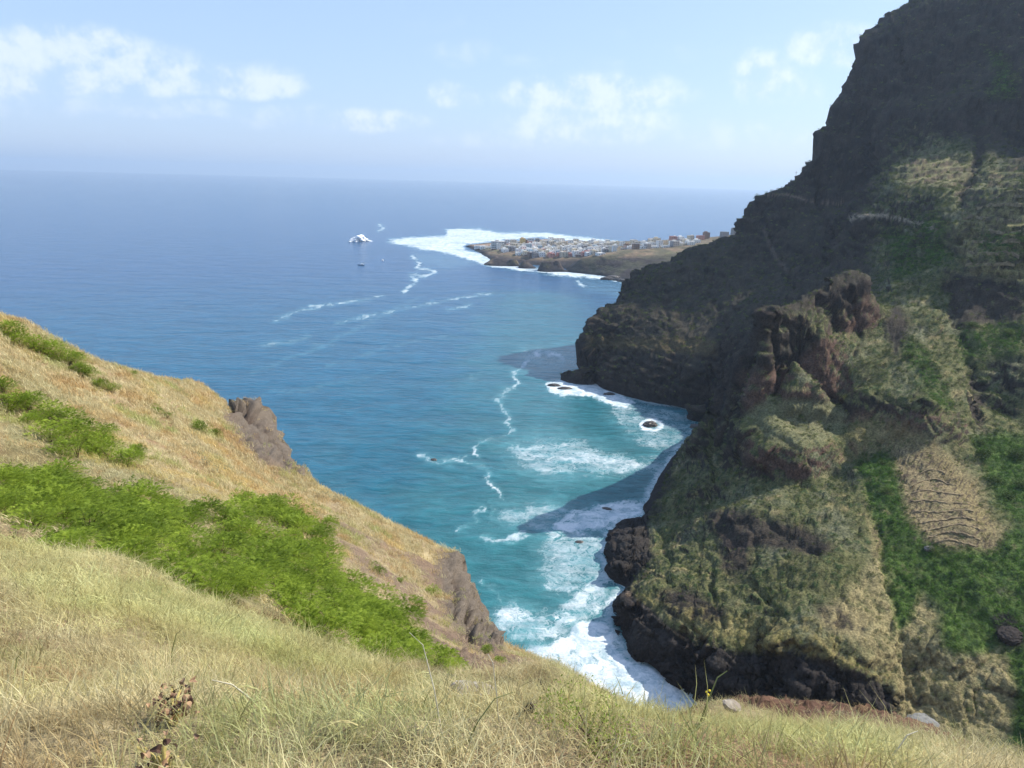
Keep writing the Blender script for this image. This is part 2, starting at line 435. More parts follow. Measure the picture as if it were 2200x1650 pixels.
# ---- the slope underfoot, the gully with the bushes and the grassy shoulder
hill = Field(1.2)
HD = [(0, 1649, 2.5), (550, 1649, 2.1), (1100, 1649, 1.95), (1650, 1649, 2.3), (2150, 1649, 5.0), (0, 1500, 3.9), (400, 1500, 3.2), (800, 1520, 3.3), (1100, 1560, 3.6), (1500, 1570, 4.6), (1850, 1600, 5.2),
      (0, 1350, 6.4), (300, 1350, 6.6), (600, 1420, 7), (900, 1500, 7), (1100, 1525, 6.8), (1300, 1540, 6.5), (1480, 1545, 6.8),
      (0, 1180, 12), (230, 1210, 11.5), (450, 1310, 11), (700, 1410, 11), (900, 1480, 10.5), (1060, 1500, 10.2), (1200, 1515, 9.6), (1330, 1530, 8.6),
      (0, 1090, 19), (200, 1130, 18), (420, 1200, 17), (620, 1270, 17), (820, 1360, 17), (950, 1440, 17),
      (0, 1000, 26), (250, 1030, 26), (450, 1100, 25), (640, 1150, 26), (760, 1250, 25), (900, 1350, 23), (1000, 1420, 18),
      (0, 880, 35), (150, 900, 37), (300, 960, 35), (400, 1010, 35), (550, 1080, 36), (700, 1140, 38), (800, 1200, 38), (900, 1280, 35), (1000, 1380, 26),
      (0, 780, 47), (200, 850, 48), (350, 900, 50), (450, 940, 52), (600, 1050, 52), (250, 800, 58), (400, 860, 66),
      (1600, 1545, 6.6), (1800, 1560, 7.2), (2000, 1600, 7.4), (1420, 1525, 8.2),
      (500, 890, 78), (560, 920, 80), (600, 990, 74), (540, 960, 68), (500, 930, 62),
      (870, 1180, 48), (950, 1230, 46), (960, 1300, 40), (1030, 1370, 33), (1100, 1440, 21), (1200, 1480, 16), (1280, 1510, 12.5), (1080, 1470, 15), (1180, 1500, 12)]
for p in HD: hill.add(atD(*p))
hcrest = [(-60, 662, 58), (0, 690, 60), (60, 704, 61), (130, 745, 62), (220, 788, 64), (300, 803, 68), (370, 822, 76), (400, 810, 82), (430, 822, 85), (465, 855, 84), (500, 868, 88),
          (540, 866, 92), (568, 864, 93), (585, 885, 91), (603, 935, 86), (625, 985, 80), (645, 1022, 75), (700, 1058, 68), (760, 1088, 63), (820, 1120, 60), (870, 1143, 58), (930, 1170, 55),
          (975, 1200, 53), (1000, 1245, 51), (1025, 1290, 49), (1040, 1340, 46), (1065, 1382, 38), (1130, 1412, 31), (1200, 1440, 26), (1250, 1472, 22), (1300, 1495, 19), (1345, 1508, 17)]
HC = [atD(*c) for c in hcrest]
hill.line(HC, 3.0)
for k in range(1, len(HC)-1, 1):
    t = HC[k+1]-HC[k-1]; n = np.array([-t[1], t[0]]); n /= np.hypot(*n)
    if n@HC[k][:2] < 0: n = -n
    f = 0.4 if k < 8 else 1.0
    for d, dz in ((3, 3.5*f), (12, 22*f), (40, 75)):
        hill.add((HC[k][0]+n[0]*d, HC[k][1]+n[1]*d, HC[k][2]-dz))
LIP = [(1440, 1545, 7.6), (1470, 1525, 8.0), (1500, 1514, 8.4), (1600, 1505, 9.2), (1700, 1503, 9.8), (1800, 1512, 10.2), (1900, 1533, 10.4), (2000, 1560, 10.2), (2100, 1598, 9.6), (2200, 1645, 9.0), (2350, 1720, 8.2)]
LP = [atD(*p) for p in LIP]; hill.line(LP, 0.6)
for p in LP:
    u = p[:2]/np.hypot(*p[:2])
    for d, dz in ((0.9, 1.1), (4, 7), (30, 70)): hill.add((p[0]+u[0]*d, p[1]+u[1]*d, p[2]-dz))
for x, y, z in [(0, 0, 148.25), (0, 1, 148.2), (1.5, 0, 148.1), (-1.5, 0, 148.4), (0, -2, 148.6), (-6, -4, 150.5), (6, -5, 149), (0, -12, 154), (-20, -15, 162), (20, -15, 150), (-25, 10, 152), (-30, 30, 150),
                (-50, 30, 156), (-60, 60, 140), (-80, 20, 165), (25, 0, 138), (45, 5, 125), (60, -20, 125), (-90, 70, 120), (-70, 90, 90), (-40, 100, 78), (0, 100, 70), (30, 60, 80), (50, 40, 90)]:
    hill.add((x, y, z))
hill.solve()

def capped(field, sil, fall, side=None):
    """Height field held under its own skyline: past the ridge the ground falls away."""
    P = np.array([atD(*c) for c in sil]); a = np.arctan2(P[:, 0], P[:, 1]); D = np.hypot(P[:, 0], P[:, 1]); S = (P[:, 2]-H)/D
    def fn(x, y):
        z = field(x, y); A = np.arctan2(x, y); r = np.hypot(x, y)
        Dc = np.interp(A, a, D); Sc = np.interp(A, a, S)
        m = np.where(r < Dc, H+Sc*r, H+Sc*Dc-fall*(r-Dc))
        out = np.minimum(z, m)
        return np.where((A > a[0]-0.3) & (A < a[-1]+0.05), out, z)
    return fn
HSIL = hcrest + [(1362, 1522, 15), (1385, 1535, 10), (1440, 1543, 7.8), (1470, 1527, 8.0)] + LIP[2:]
_hc = capped(hill, HSIL, 1.3)
NEDGE = [(-200, 1120, 12), (0, 1180, 12), (230, 1212, 11.5), (450, 1312, 11), (700, 1412, 11), (900, 1482, 10.5), (1060, 1504, 10.2), (1200, 1520, 9.6), (1330, 1536, 8.6), (1440, 1552, 7.6), (1470, 1535, 8.0), (1500, 1516, 8.4)]
_ne = np.array([atD(*c) for c in NEDGE]); _nea = np.arctan2(_ne[:, 0], _ne[:, 1]); _ned = np.hypot(_ne[:, 0], _ne[:, 1]); _nes = (_ne[:, 2]-H)/_ned
def hill_h(x, y):
    z = _hc(x, y); A = np.arctan2(x, y); r = np.hypot(x, y)
    D = np.interp(A, _nea, _ned); m = H+np.interp(A, _nea, _nes)*r+np.maximum(r-D, 0)*.02
    return np.where((A > _nea[0]) & (A < _nea[-1]) & (r < D+2.5), np.minimum(z, m), z)
MSIL = crest
_mc = capped(massif, MSIL, 0.9)
def massif_h(x, y):
    z = _mc(x, y); A = np.arctan2(x, y)
    return np.where(A > math.radians(38.5), np.minimum(z, 300), z)

# ================================================================== TERRAIN SURFACES
def lerp(a, b, t):
    return a + (b-a)*t[..., None]
def C(*c): return np.array(c, float)

# ---- mountain -------------------------------------------------------
az = np.radians(np.concatenate([np.linspace(4, 42.5, 580), np.linspace(42.5, 88, 61)[1:]]))
az = az if len(az) % 2 else az[:-1]
V = polar_grid(massif_h, az, np.concatenate([np.linspace(100, 620, 620), np.linspace(622, 1300, 340)]), 520)
N0 = grid_normals(V); P = V.reshape(-1, 3); n0 = N0.reshape(-1, 3)
steep = sstep(1-n0[:, 2], 0.22, 0.55)
above = sstep(P[:, 2], -3, 2.5)
flute = ridged(P, 1/9, 4, stretch=(1, 1, .12), off=81, gain=.6)*2.8*sstep(1-n0[:, 2], .38, .6)
far = np.clip(np.hypot(P[:, 0], P[:, 1])/420, 0.8, 1.45)
px, py = proj(P); pinm = softpoly(px, py, [(1580, 700), (1640, 670), (1780, 590), (1850, 560), (1890, 600), (1930, 760), (1920, 860), (1700, 880), (1600, 880)], 20)
big = fbm(P, 1/52, 3)*5.5 + ridged(P, 1/36, 3, stretch=(1, 1, .3), off=5)*3.6*steep
med = ridged(P, 1/15, 5, off=31, stretch=(1, 1, .7), gain=.58)*1.9*(0.45+0.55*steep) + fbm(P, 1/7, 4, off=3)*0.9
strat = fbm(P, 1/5.5, 4, off=9, stretch=(.16, .16, 1))*1.5*steep
qz = (P[:, 2]+.20*P[:, 0]+fbm(P, 1/22, 3, off=66)*7)/6.5; qf = qz-np.floor(qz)
ledg = (sstep(qf, .05, .75)-sstep(qf, .86, 1.0)*1.0-.45)*2.2*sstep(fbm(P, 1/30, 3, off=88), -.35, .15)*sstep(1-n0[:, 2], .06, .3)
rockw = sstep(1-n0[:, 2], .16, .42)
capm = softpoly(px, py, [(1590, 895), (1625, 862), (1700, 850), (1780, 855), (1825, 885), (1820, 925), (1780, 958), (1720, 972), (1650, 952)], 8)
big = big*(1-.85*capm); med = med*(1-.85*capm); strat = strat*(1-.7*capm)
blk = (1-.45*pinm)*(1-.9*capm)*(blocks(P, 1/11, 5, (1, 1, .55), .55)*2.3 + blocks(P, 1/4.2, 9, (1, 1, .8), .5)*.95)*(.38+.62*rockw)
disp = (big*far*(1-.6*pinm) + med*far*(1-.5*pinm) + strat + flute + ledg*far*(1-.6*pinm) + blk*far)*above*sstep(P[:, 2], -1, 9)
pin = np.zeros(len(P))
P2 = P + n0*disp[:, None]*np.array([1, 1, .7])
px, py = proj(P2)
# cultivated terraces: level benches held by low walls
wx = fbm(P2, 1/14, 3, off=51)*14; wy = fbm(P2, 1/14, 3, off=77)*12
TERR = [([(2062, 470), (2200, 398), (2260, 390), (2260, 600), (2170, 600), (2080, 590), (2050, 520)], 3.0), ([(1925, 345), (1990, 320), (2080, 350), (2100, 400), (1960, 400), (1920, 380)], 4.0),
        ([(1905, 955), (2000, 950), (2095, 1040), (2160, 1190), (2000, 1180), (1940, 1100)], .5), ([(1850, 1030), (1885, 1030), (1930, 1200), (1880, 1190)], 1.4), ([(2060, 400), (2200, 330), (2200, 395), (2070, 460)], 3.4)]
terr = np.zeros(len(P))
tmask = np.zeros(len(P))
for poly, h in TERR:
    m = softpoly(px+wx*.5, py+wy*.5, poly, 10)
    zz = (P2[:, 2]-.16*(P2[:, 0]-120)+fbm(P2, 1/20, 2, off=8)*1.2)/h; fr = zz-np.floor(zz)
    st = sstep(fr, 0.72, 0.98)
    terr += m*((np.floor(zz)+st)-zz)*h*0.7
    tmask = np.maximum(tmask, m)
    pin = np.maximum(pin, m*sstep(fr, 0.66, 0.8)*(1-sstep(fr, 0.97, 1.0)))
P2[:, 2] += terr
V2 = P2.reshape(V.shape); N1 = grid_normals(V2).reshape(-1, 3)
st1 = sstep(1-N1[:, 2], 0.26, 0.52)
clump = fbm(P2, 1/2.6, 3, off=21, gain=.6); clump2 = fbm(P2, 1/9, 4, off=41, gain=.6)
fine = ridged(P2, 1/4.2, 4, off=61, gain=.6)
px, py = proj(P2)
px2, py2 = px+wx, py+wy
# scrub hummocks on the gentler ground, broken rock on the steep
hum = np.clip(clump+0.12, 0, 1)*1.1*(1-st1)*(1-tmask*.7) + (fine*0.3+blocks(P2, 1/1.9, 23, (1, 1, 1), .5)*.5)*st1
gul = np.zeros(len(P))
for gp, gw, gd in [([(1520, 1200), (1530, 1270), (1552, 1345)], 7, 3), ([(1640, 1105), (1700, 1160), (1750, 1192)], 10, 3), ([(1560, 1230), (1620, 1262), (1680, 1315), (1700, 1350)], 7, 2.4), ([(1628, 1380), (1650, 1440), (1712, 1505)], 13, 5), ([(1690, 1390), (1760, 1440), (1850, 1480)], 7, 3),
                   ([(1470, 1330), (1492, 1425)], 4, 2), ([(1420, 1300), (1520, 1370), (1580, 1440)], 5, 2), ([(1410, 1100), (1432, 1200), (1440, 1255)], 9, 2.5), ([(1765, 632), (1752, 700), (1722, 745)], 9, 4), ([(1832, 640), (1850, 700), (1835, 765)], 8, 4), ([(1682, 735), (1700, 805)], 7, 3.4), ([(1795, 690), (1800, 760), (1770, 820)], 7, 3.5),
                   ([(1640, 470), (1662, 540), (1702, 610)], 11, 6), ([(1530, 590), (1560, 700), (1550, 800)], 12, 5), ([(1420, 600), (1440, 720)], 10, 4), ([(1850, 240), (1870, 330), (1850, 420)], 14, 9), ([(2080, 230), (2110, 330), (2060, 430)], 16, 10), ([(1760, 420), (1790, 520)], 12, 7), ([(1930, 90), (1960, 200)], 14, 9),
                   ([(2040, 620), (2080, 760), (2110, 900)], 22, 6), ([(1880, 850), (1950, 880), (2010, 890)], 8, 3), ([(1885, 1120), (1905, 1250), (1945, 1400), (1950, 1500)], 9, 2.5), ([(1480, 1100), (1500, 1180)], 6, 2)]:
    gul = np.maximum(gul, gd*.5*np.exp(-(polydist(px+wx*1.5, py+wy*1.5, gp)/(gw*.7))**2)*sstep(clump2, -.5, .2))
P2 = P2 - N1*(gul*above)[:, None]
shl0 = [(1250, 1100), (1395, 1080), (1400, 1200), (1345, 1262), (1390, 1300), (1440, 1352), (1520, 1395), (1620, 1400), (1700, 1385), (1760, 1420), (1850, 1450), (1925, 1490), (1940, 1540), (1940, 1640), (1250, 1640)]
bas = softpoly(px+wx*.6, py+wy*.6, shl0, 6)
P3 = P2 + N1*((hum*(1-bas*.6) + bas*(blocks(P2, 1/7, 13, (.8, .8, 1.5), .6)*1.5+blocks(P2, 1/2.4, 17, (.8, .8, 1.3), .5)*.5))*above)[:, None]
rockd = C(.021, .017, .017); rockb = C(.052, .038, .031); red = C(.120, .072, .052); olive = C(.115, .115, .048); sage = C(.15, .15, .085)
straw = C(.33, .255, .125); green = C(.058, .096, .020); dkgreen = C(.026, .052, .016); soil = C(.17, .11, .07); basalt = C(.036, .030, .028)
n = len(P)
c = np.repeat(rockd[None], n, 0); c = lerp(c, rockb, sstep(clump2+fine*.4, -.2, .5))
veg = lerp(np.repeat(olive[None], n, 0), sage, sstep(fbm(P2, 1/18, 3, off=71), -.1, .45))
veg = lerp(veg, dkgreen, sstep(clump, .08, .3)*.85)
veg = lerp(veg, straw, sstep(fbm(P2, 1/6, 4, off=91), .12, .45)*.55)
vk = (1-st1*.95)*sstep(clump2, -.75, -.1)
vk = np.maximum(vk, sstep(fine*.3-clump2*.5+(1-st1)*.4, .25, .6)*.55)
straw_k = 1.0
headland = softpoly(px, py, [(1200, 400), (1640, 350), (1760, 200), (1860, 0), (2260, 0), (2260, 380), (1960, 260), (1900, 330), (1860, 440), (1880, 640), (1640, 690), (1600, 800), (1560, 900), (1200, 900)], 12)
vk = vk*(1-headland*.75)  # thinner plant cover, to darken the shaded headland and mountain face
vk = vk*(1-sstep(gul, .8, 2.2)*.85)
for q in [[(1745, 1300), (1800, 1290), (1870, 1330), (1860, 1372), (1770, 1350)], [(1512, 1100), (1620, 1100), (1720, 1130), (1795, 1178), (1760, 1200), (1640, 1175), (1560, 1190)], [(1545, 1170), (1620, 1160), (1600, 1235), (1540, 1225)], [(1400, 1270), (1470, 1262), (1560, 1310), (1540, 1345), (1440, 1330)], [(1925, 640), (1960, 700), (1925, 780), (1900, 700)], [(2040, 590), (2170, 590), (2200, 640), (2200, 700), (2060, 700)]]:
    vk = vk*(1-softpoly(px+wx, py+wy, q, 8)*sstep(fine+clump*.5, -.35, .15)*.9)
veg = lerp(veg, C(.05, .055, .03), headland*.8)  # shade of that face painted into the plant colour
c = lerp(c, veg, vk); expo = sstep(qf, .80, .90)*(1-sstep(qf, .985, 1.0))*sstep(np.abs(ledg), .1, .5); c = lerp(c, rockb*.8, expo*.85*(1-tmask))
def paint(c, poly, colr, k=1.0, feather=10, warp=1.0, nz=None):
    m = softpoly(px+wx*warp, py+wy*warp, poly, feather)*k
    if nz is not None: m = m*nz
    return lerp(c, colr, m)
c = paint(c, [(1595, 800), (1700, 790), (1860, 640), (1880, 640), (1925, 780), (1870, 845), (1700, 868), (1600, 885)], red, .8, nz=sstep(st1+fine*.3, .25, .8))
c = paint(c, [(1600, 925), (1820, 905), (1850, 880), (2090, 880), (2090, 930), (1900, 930), (1830, 1010), (1720, 1040), (1600, 990)], red, .8, nz=sstep(st1, .1, .6))
c = paint(c, [(1262, 722), (1540, 728), (1540, 765), (1400, 752), (1262, 748)], C(.10, .075, .035), .7, 5, .4)
c = paint(c, [(1597, 897), (1630, 866), (1700, 855), (1780, 860), (1820, 888), (1812, 918), (1780, 948), (1720, 964), (1655, 945)], C(.17, .165, .085), .75, 6, .4)
# wet basalt at the foot of the buttress and along the waterline
shl = [(1250, 1100), (1395, 1080), (1400, 1200), (1345, 1262), (1390, 1300), (1440, 1352), (1520, 1395), (1620, 1400), (1700, 1385), (1760, 1420), (1850, 1450), (1925, 1490), (1940, 1540), (1940, 1640), (1250, 1640)]
c = paint(c, shl, basalt, .96, 6, .6); bas = softpoly(px+wx*.6, py+wy*.6, shl, 6)
wl = 1-sstep(P2[:, 2]+clump2*4, 3, 8); c = lerp(c, basalt*.8, wl)
c = paint(c, [(1345, 1262), (1440, 1290), (1640, 1330), (1750, 1330), (1840, 1400), (1920, 1440), (1920, 1470), (1760, 1410), (1620, 1395), (1450, 1350)], C(.27, .22, .085), .65, 6, 1, nz=sstep(clump+clump2*.5, -.3, .25))
c = paint(c, [(1750, 1330), (1900, 1180), (1980, 1290), (2030, 1420), (2170, 1400), (2190, 1580), (1930, 1640), (1915, 1450)], lerp(straw[None], C(.24, .22, .11), np.array([.4]))[0], .85, 12, 1.2, nz=sstep(clump+.15, -.3, .3))
c = paint(c, TERR[2][0], C(.27, .205, .11), .85, 16, 1.1, nz=sstep(clump+clump2*.6, -.45, .1)*.6+.4); c = paint(c, TERR[3][0], C(.33, .26, .12), .8, 8, .5)
c = paint(c, [(1830, 900), (1920, 900), (2000, 950), (2090, 1040), (2150, 1150), (2110, 1170), (1980, 960), (1880, 960), (1830, 1000)], C(.24, .19, .085), .6, 12, 1)
c = paint(c, TERR[0][0], C(.26, .22, .09), .75, 10, .8, nz=sstep(clump2, -.5, .2)); c = paint(c, TERR[1][0], C(.20, .18, .09), .6, 10, .8)
gm = np.zeros(n)
GREEN = [[(1835, 990), (1880, 975), (1905, 975), (1935, 1020), (1940, 1100), (2000, 1165), (2060, 1185), (2130, 1185), (2170, 1130), (2260, 1120), (2260, 1380), (2160, 1385), (2100, 1400), (2030, 1400), (2025, 1310), (1975, 1270), (1950, 1340), (1925, 1360), (1905, 1240), (1885, 1150), (1850, 1050)],
         [(2085, 945), (2150, 930), (2260, 950), (2260, 1130), (2180, 1130), (2130, 1050)], [(2150, 1400), (2260, 1380), (2260, 1640), (2170, 1600), (2190, 1480)],
         [(1930, 740), (1985, 745), (2050, 870), (2030, 900), (1965, 810)], [(1900, 500), (1960, 500), (1985, 590), (1920, 600)], [(2100, 500), (2200, 500), (2200, 570), (2110, 560)], [(1975, 470), (2030, 470), (2040, 570), (1980, 580)],
         [(2110, 100), (2165, 130), (2190, 210), (2120, 210), (2140, 160)], [(2060, 700), (2200, 690), (2200, 760), (2060, 780)]]
for k, g in enumerate(GREEN):
    gm = np.maximum(gm, softpoly(px2, py2, g, 8)*(1 if k < 3 else .38))
gm *= sstep(clump2+fbm(P2, 1/4, 3, off=15)*.6, -.75, -.15)
greens = lerp(lerp(np.repeat(green[None], n, 0), C(.088, .135, .030), sstep(fbm(P2, 1/11, 3, off=17), -.1, .4)), dkgreen, sstep(clump, -.05, .3)*.75)
c = c*(1-gm[:, None])+greens*gm[:, None]
c = paint(c, [(2125, 1325), (2160, 1315), (2200, 1345), (2200, 1395), (2150, 1380)], rockd, .9, 4, .6)
# dry-stone risers of the terraces, the coast path
c = lerp(c, C(.075, .055, .04), pin*.9*(1-gm*.6))
px, py = proj(P3); trail = polydist(px, py, [(1825, 470), (1852, 463), (1885, 461), (1930, 468), (1968, 478), (2010, 492)])
c = lerp(c, C(.42, .34, .24), (1-sstep(trail, 2.0, 4.0))*.75)
trail = np.minimum(polydist(px, py, [(1640, 418), (1690, 418), (1740, 432), (1810, 440)]), polydist(px, py, [(1346, 1270), (1372, 1296), (1400, 1318), (1430, 1345), (1462, 1366), (1500, 1392)]))
c = lerp(c, C(.26, .19, .13), (1-sstep(trail, 1.0, 2.6))*.6)
trail = polydist(px, py, [(1640, 490), (1655, 530), (1672, 560), (1690, 580)]); c = lerp(c, C(.15, .12, .09), (1-sstep(trail, 2, 6))*.5)
mat_mtn = terrain_mat('mountain_ground', 1.3, 0.9, (0.5, 1.5))
dens = np.clip(gm*1.0 + (1-st1)*vk*.22*(1-bas)*(P2[:, 2] > 3)*(1-tmask*.75), 0, 1)
Vm = P3.reshape(V.shape)
mountain = structure(grid_mesh('mountain', Vm, mat_mtn, {'col': c, 'scrub': dens}))

# ---- near hillside --------------------------------------------------
az = np.radians(np.concatenate([np.linspace(-95, -43, 60)[:-1], np.linspace(-43, 42.5, 560), np.linspace(42.5, 100, 60)[1:]]))
az = az if len(az) % 2 else az[:-1]
V = polar_grid(hill_h, az, np.concatenate([np.geomspace(0.35, 12, 260), np.geomspace(12.05, 140, 520)]), 430)
N0 = grid_normals(V); P = V.reshape(-1, 3); n0 = N0.reshape(-1, 3)
r = np.hypot(P[:, 0], P[:, 1]); px, py = proj(P); steep = sstep(1-n0[:, 2], 0.3, 0.6)
amp = np.clip(r/55, 0.04, 1.0)
OUTC = [(480, 850), (570, 850), (620, 900), (665, 1040), (560, 990), (500, 930)]
OUTD = [(940, 1190), (1000, 1190), (1085, 1390), (1050, 1400), (960, 1330), (940, 1260)]
wx = fbm(P, 1/3.5, 3, off=51)*16; wy = fbm(P, 1/3.5, 3, off=77)*14
outc = np.maximum(softpoly(px+wx*.6, py+wy*.6, OUTC, 10), softpoly(px+wx*.5, py+wy*.5, OUTD, 8))
# cracked, bedded rock: ledges dipping to the right
rot = P@np.array([[.8, .1, .59], [-.1, 1, 0], [-.59, 0, .8]]).T
ledge = ridged(rot, 1/5.0, 4, off=2, stretch=(.25, .25, 1.6), gain=.6)*1.0 + ridged(P, 1/3, 4, off=12)*.6
BROWN = [(700, 1090), (850, 1180), (900, 1170), (990, 1220), (1080, 1390), (1340, 1510), (1300, 1560), (1000, 1480), (880, 1330), (760, 1220), (700, 1150)]
bare = softpoly(px+wx, py+wy, BROWN, 10)*sstep(fbm(P, 1/3.2, 4, off=23)+.15, -.25, .2)
bare = np.maximum(bare, softpoly(px+wx, py+wy, [(470, 880), (560, 880), (640, 1030), (540, 1000), (490, 930)], 8))
bare = np.where(r < 14, 0, bare)
crk = np.zeros(len(P))
for gp, gw, gd in [([(488, 872), (520, 888), (548, 908), (584, 952)], 4, 1.6), ([(576, 870), (601, 925), (634, 1018)], 3, 1.2), ([(510, 930), (570, 1000)], 3, .8), ([(590, 960), (612, 1000)], 4, 1.0), ([(528, 880), (560, 890)], 3, .8), ([(972, 1250), (985, 1300)], 3, .7), ([(990, 1300), (1000, 1340), (1015, 1375)], 4, 1.0), ([(965, 1290), (975, 1330)], 3, .7), ([(1005, 1345), (1030, 1350)], 3, .6), ([(980, 1220), (1000, 1235)], 4, .8), ([(1020, 1330), (1050, 1385)], 3, .7)]:
    crk = np.maximum(crk, gd*np.exp(-(polydist(px+wx*.3, py+wy*.3, gp)/gw)**2))
disp = (fbm(P, 1/9, 4)*0.55 + fbm(P, 1/2.2, 4, off=4)*.35)*amp + ledge*outc*.75*amp + outc*(blocks(rot, 1/2.6, 3, (.5, .5, 1.8), .5)*.5+blocks(rot, 1/.9, 7, (.5, .5, 1.6), .5)*.25)+bare*blocks(P, 1/.8, 5, (1, 1, 1), .5)*.10
lip = (r < 12.5)*sstep(px, 1400, 1520)
P2 = P + n0*(disp*(1-lip*.6)-crk)[:, None]
lipd = np.abs(r - np.interp(np.arctan2(P[:, 0], P[:, 1]), [math.atan2(p[0], p[1]) for p in LP], [math.hypot(p[0], p[1]) for p in LP]))
lipm = lip*sstep(-(r-np.interp(np.arctan2(P[:, 0], P[:, 1]), [math.atan2(p[0], p[1]) for p in LP], [math.hypot(p[0], p[1])-2.6 for p in LP])), .5, -.5)
P2 += n0*((blocks(P, 1/.5, 7, (1, 1, 1), .6)*.055 + blocks(P, 1/.17, 3, (1, 1, 1), .5)*.035)*lipm)[:, None]
n = len(P)
tan = C(.34, .27, .15); brown = C(.165, .115, .082); brown2 = C(.095, .072, .055); redsoil = C(.150, .082, .052)
c = np.repeat(tan[None], n, 0); c = lerp(c, C(.24, .15, .085), sstep(fbm(P, 1/2.5, 4, off=19), -.05, .4))
c = lerp(c, brown, bare*.9); c = lerp(c, brown2, outc*.85); c = lerp(c, C(.14, .115, .09), outc*sstep(ledge, .3, .9)*.8)
c = lerp(c, C(.055, .038, .030), sstep(crk, .2, .7)*.8); c = lerp(c, redsoil, lipm); c = lerp(c, C(.075, .045, .034), lipm*sstep(fbm(P, 1/.5, 4, off=7), -.05, .35)*.6)
c = lerp(c, C(.10, .12, .04), softpoly(px+wx, py+wy, [(0, 760), (200, 860), (300, 1000), (420, 1060), (640, 1120), (760, 1260), (1000, 1440), (980, 1480), (640, 1350), (200, 1180), (0, 1100)], 14)*.5)
beyond = r > np.interp(np.arctan2(P[:, 0], P[:, 1]), [math.atan2(p[0], p[1]) for p in HC], [math.hypot(p[0], p[1]) for p in HC])+4
near = r < 13.5
gr = (1-bare*.93)*(1-outc*.96)*(1-lipm*.93)*(~beyond)
mat_hill = terrain_mat('hill_soil', 9.0, 0.12, (0.6, 1.4))
g_near = gr*near*(r > 0.9)*(py < 2100)
g_far = gr*(~near)*sstep(fbm(P, 1/4, 3, off=29), -.6, .1)
inview = (px > -150) & (px < 2350) & (r > .8)
P2h, Vh_shape = P2.copy(), V.shape
hillside = structure(grid_mesh('hillside', P2.reshape(V.shape), mat_hill, {'col': c, 'near_grass': g_near*inview, 'far_grass': g_far*inview}))

# ---- the low spit of land with the town ------------------------------
spit = Field(4.0)
def sz(pts, step, lam=0): spit.line([atZ(*p) for p in pts], step, lam)
sz([(1000, 529, 0), (1030, 543, 0), (1062, 563, 0), (1105, 570, 0), (1150, 577, 0), (1200, 582, 0), (1235, 586, 0), (1290, 592, 0), (1345, 603, 0), (1400, 612, 0), (1480, 630, 0)], 25)
sz([(1062, 549, 13), (1105, 556, 13), (1150, 561, 13), (1200, 560, 18), (1250, 556, 22), (1300, 551, 28), (1400, 545, 35), (1480, 535, 42), (1540, 525, 50)], 30)
sz([(1008, 527, 4), (1060, 526, 6), (1100, 521, 9), (1170, 514, 20), (1205, 517, 17), (1240, 522, 9), (1330, 523, 8), (1400, 519, 16), (1450, 516, 24), (1500, 513, 32), (1550, 508, 40), (1600, 500, 52), (1660, 490, 65)], 30)
sz([(1060, 538, 9), (1100, 545, 11), (1150, 548, 13), (1200, 542, 14), (1100, 533, 8), (1180, 530, 9), (1250, 535, 14), (1300, 538, 20), (1350, 528, 18), (1400, 530, 28), (1460, 524, 34), (1280, 527, 10)], 60, 1)
sz([(990, 524, -5), (1060, 520, -5), (1170, 507, -5), (1240, 515, -5), (1340, 518, -5), (1420, 512, -8), (1500, 504, -8), (1600, 495, -8)], 40)
for q in [(996, 527), (1000, 529), (1015, 536), (1030, 543), (1046, 553), (1062, 563), (1105, 570), (1150, 577), (1200, 582), (1235, 586), (1290, 592), (1345, 603), (1400, 612), (1480, 630)]:
    b_ = atZ(*q, 0); u_ = b_[:2]/np.hypot(*b_[:2])
    for d_, z_ in ((18, -8), (90, -14), (220, -16)):
        lx = -d_*.8 if q[0] < 1063 else 0
        spit.add((b_[0]-u_[0]*d_*(.35 if q[0] < 1063 else 1)+lx, b_[1]-u_[1]*d_*(.35 if q[0] < 1063 else 1), z_))
spit.solve()
az = np.radians(np.linspace(-8, 26, 420))
def spit_h(x, y):
    z = spit(x, y); A = np.degrees(np.arctan2(x, y)); r = np.hypot(x, y)
    lim = 11.5+np.clip(A-1.5, 0, 20)*4.0
    return np.where((r < 1390) & (z > lim), lim+(z-lim)*.08, z)
V = polar_grid(spit_h, az, np.linspace(980, 1950, 360), 190, coarse_a=1)
P = V.reshape(-1, 3); n0 = grid_normals(V).reshape(-1, 3); steep = sstep(1-n0[:, 2], .12, .4)
P2 = P + n0*((ridged(P, 1/30, 4, stretch=(1, 1, .4))*1.8*steep + fbm(P, 1/10, 3)*1.0)*sstep(P[:, 2], -2, 3))[:, None]
px, py = proj(P2); n = len(P)
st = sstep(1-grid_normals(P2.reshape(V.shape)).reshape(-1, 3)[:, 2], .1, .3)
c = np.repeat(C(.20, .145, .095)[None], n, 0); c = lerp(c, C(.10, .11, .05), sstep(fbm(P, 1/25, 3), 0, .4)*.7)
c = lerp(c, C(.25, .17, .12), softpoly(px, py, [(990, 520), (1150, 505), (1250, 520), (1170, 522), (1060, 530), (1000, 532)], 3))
c = lerp(c, C(.055, .045, .042), np.maximum(st, softpoly(px, py, [(1055, 547), (1105, 554), (1170, 559), (1240, 558), (1300, 553), (1380, 552), (1480, 545), (1480, 650), (1345, 615), (1230, 595), (1060, 570)], 3))); c = lerp(c, C(.13, .11, .06), st*sstep(fbm(P, 1/18, 3, off=3), .1, .4)*.6)  # dark rock on steep ground; the polygon paints in the front cliff's shade
c = lerp(c, C(.085, .08, .05), sstep(px, 1200, 1280)*sstep(fbm(P, 1/22, 4, off=13, gain=.6), -.2, .2)*.85); c = lerp(c, C(.03, .028, .03), (1-sstep(P2[:, 2], 1.5, 5)))
mat_spit = terrain_mat('spit_ground', 0.15, 1.5, (0.7, 1.3))
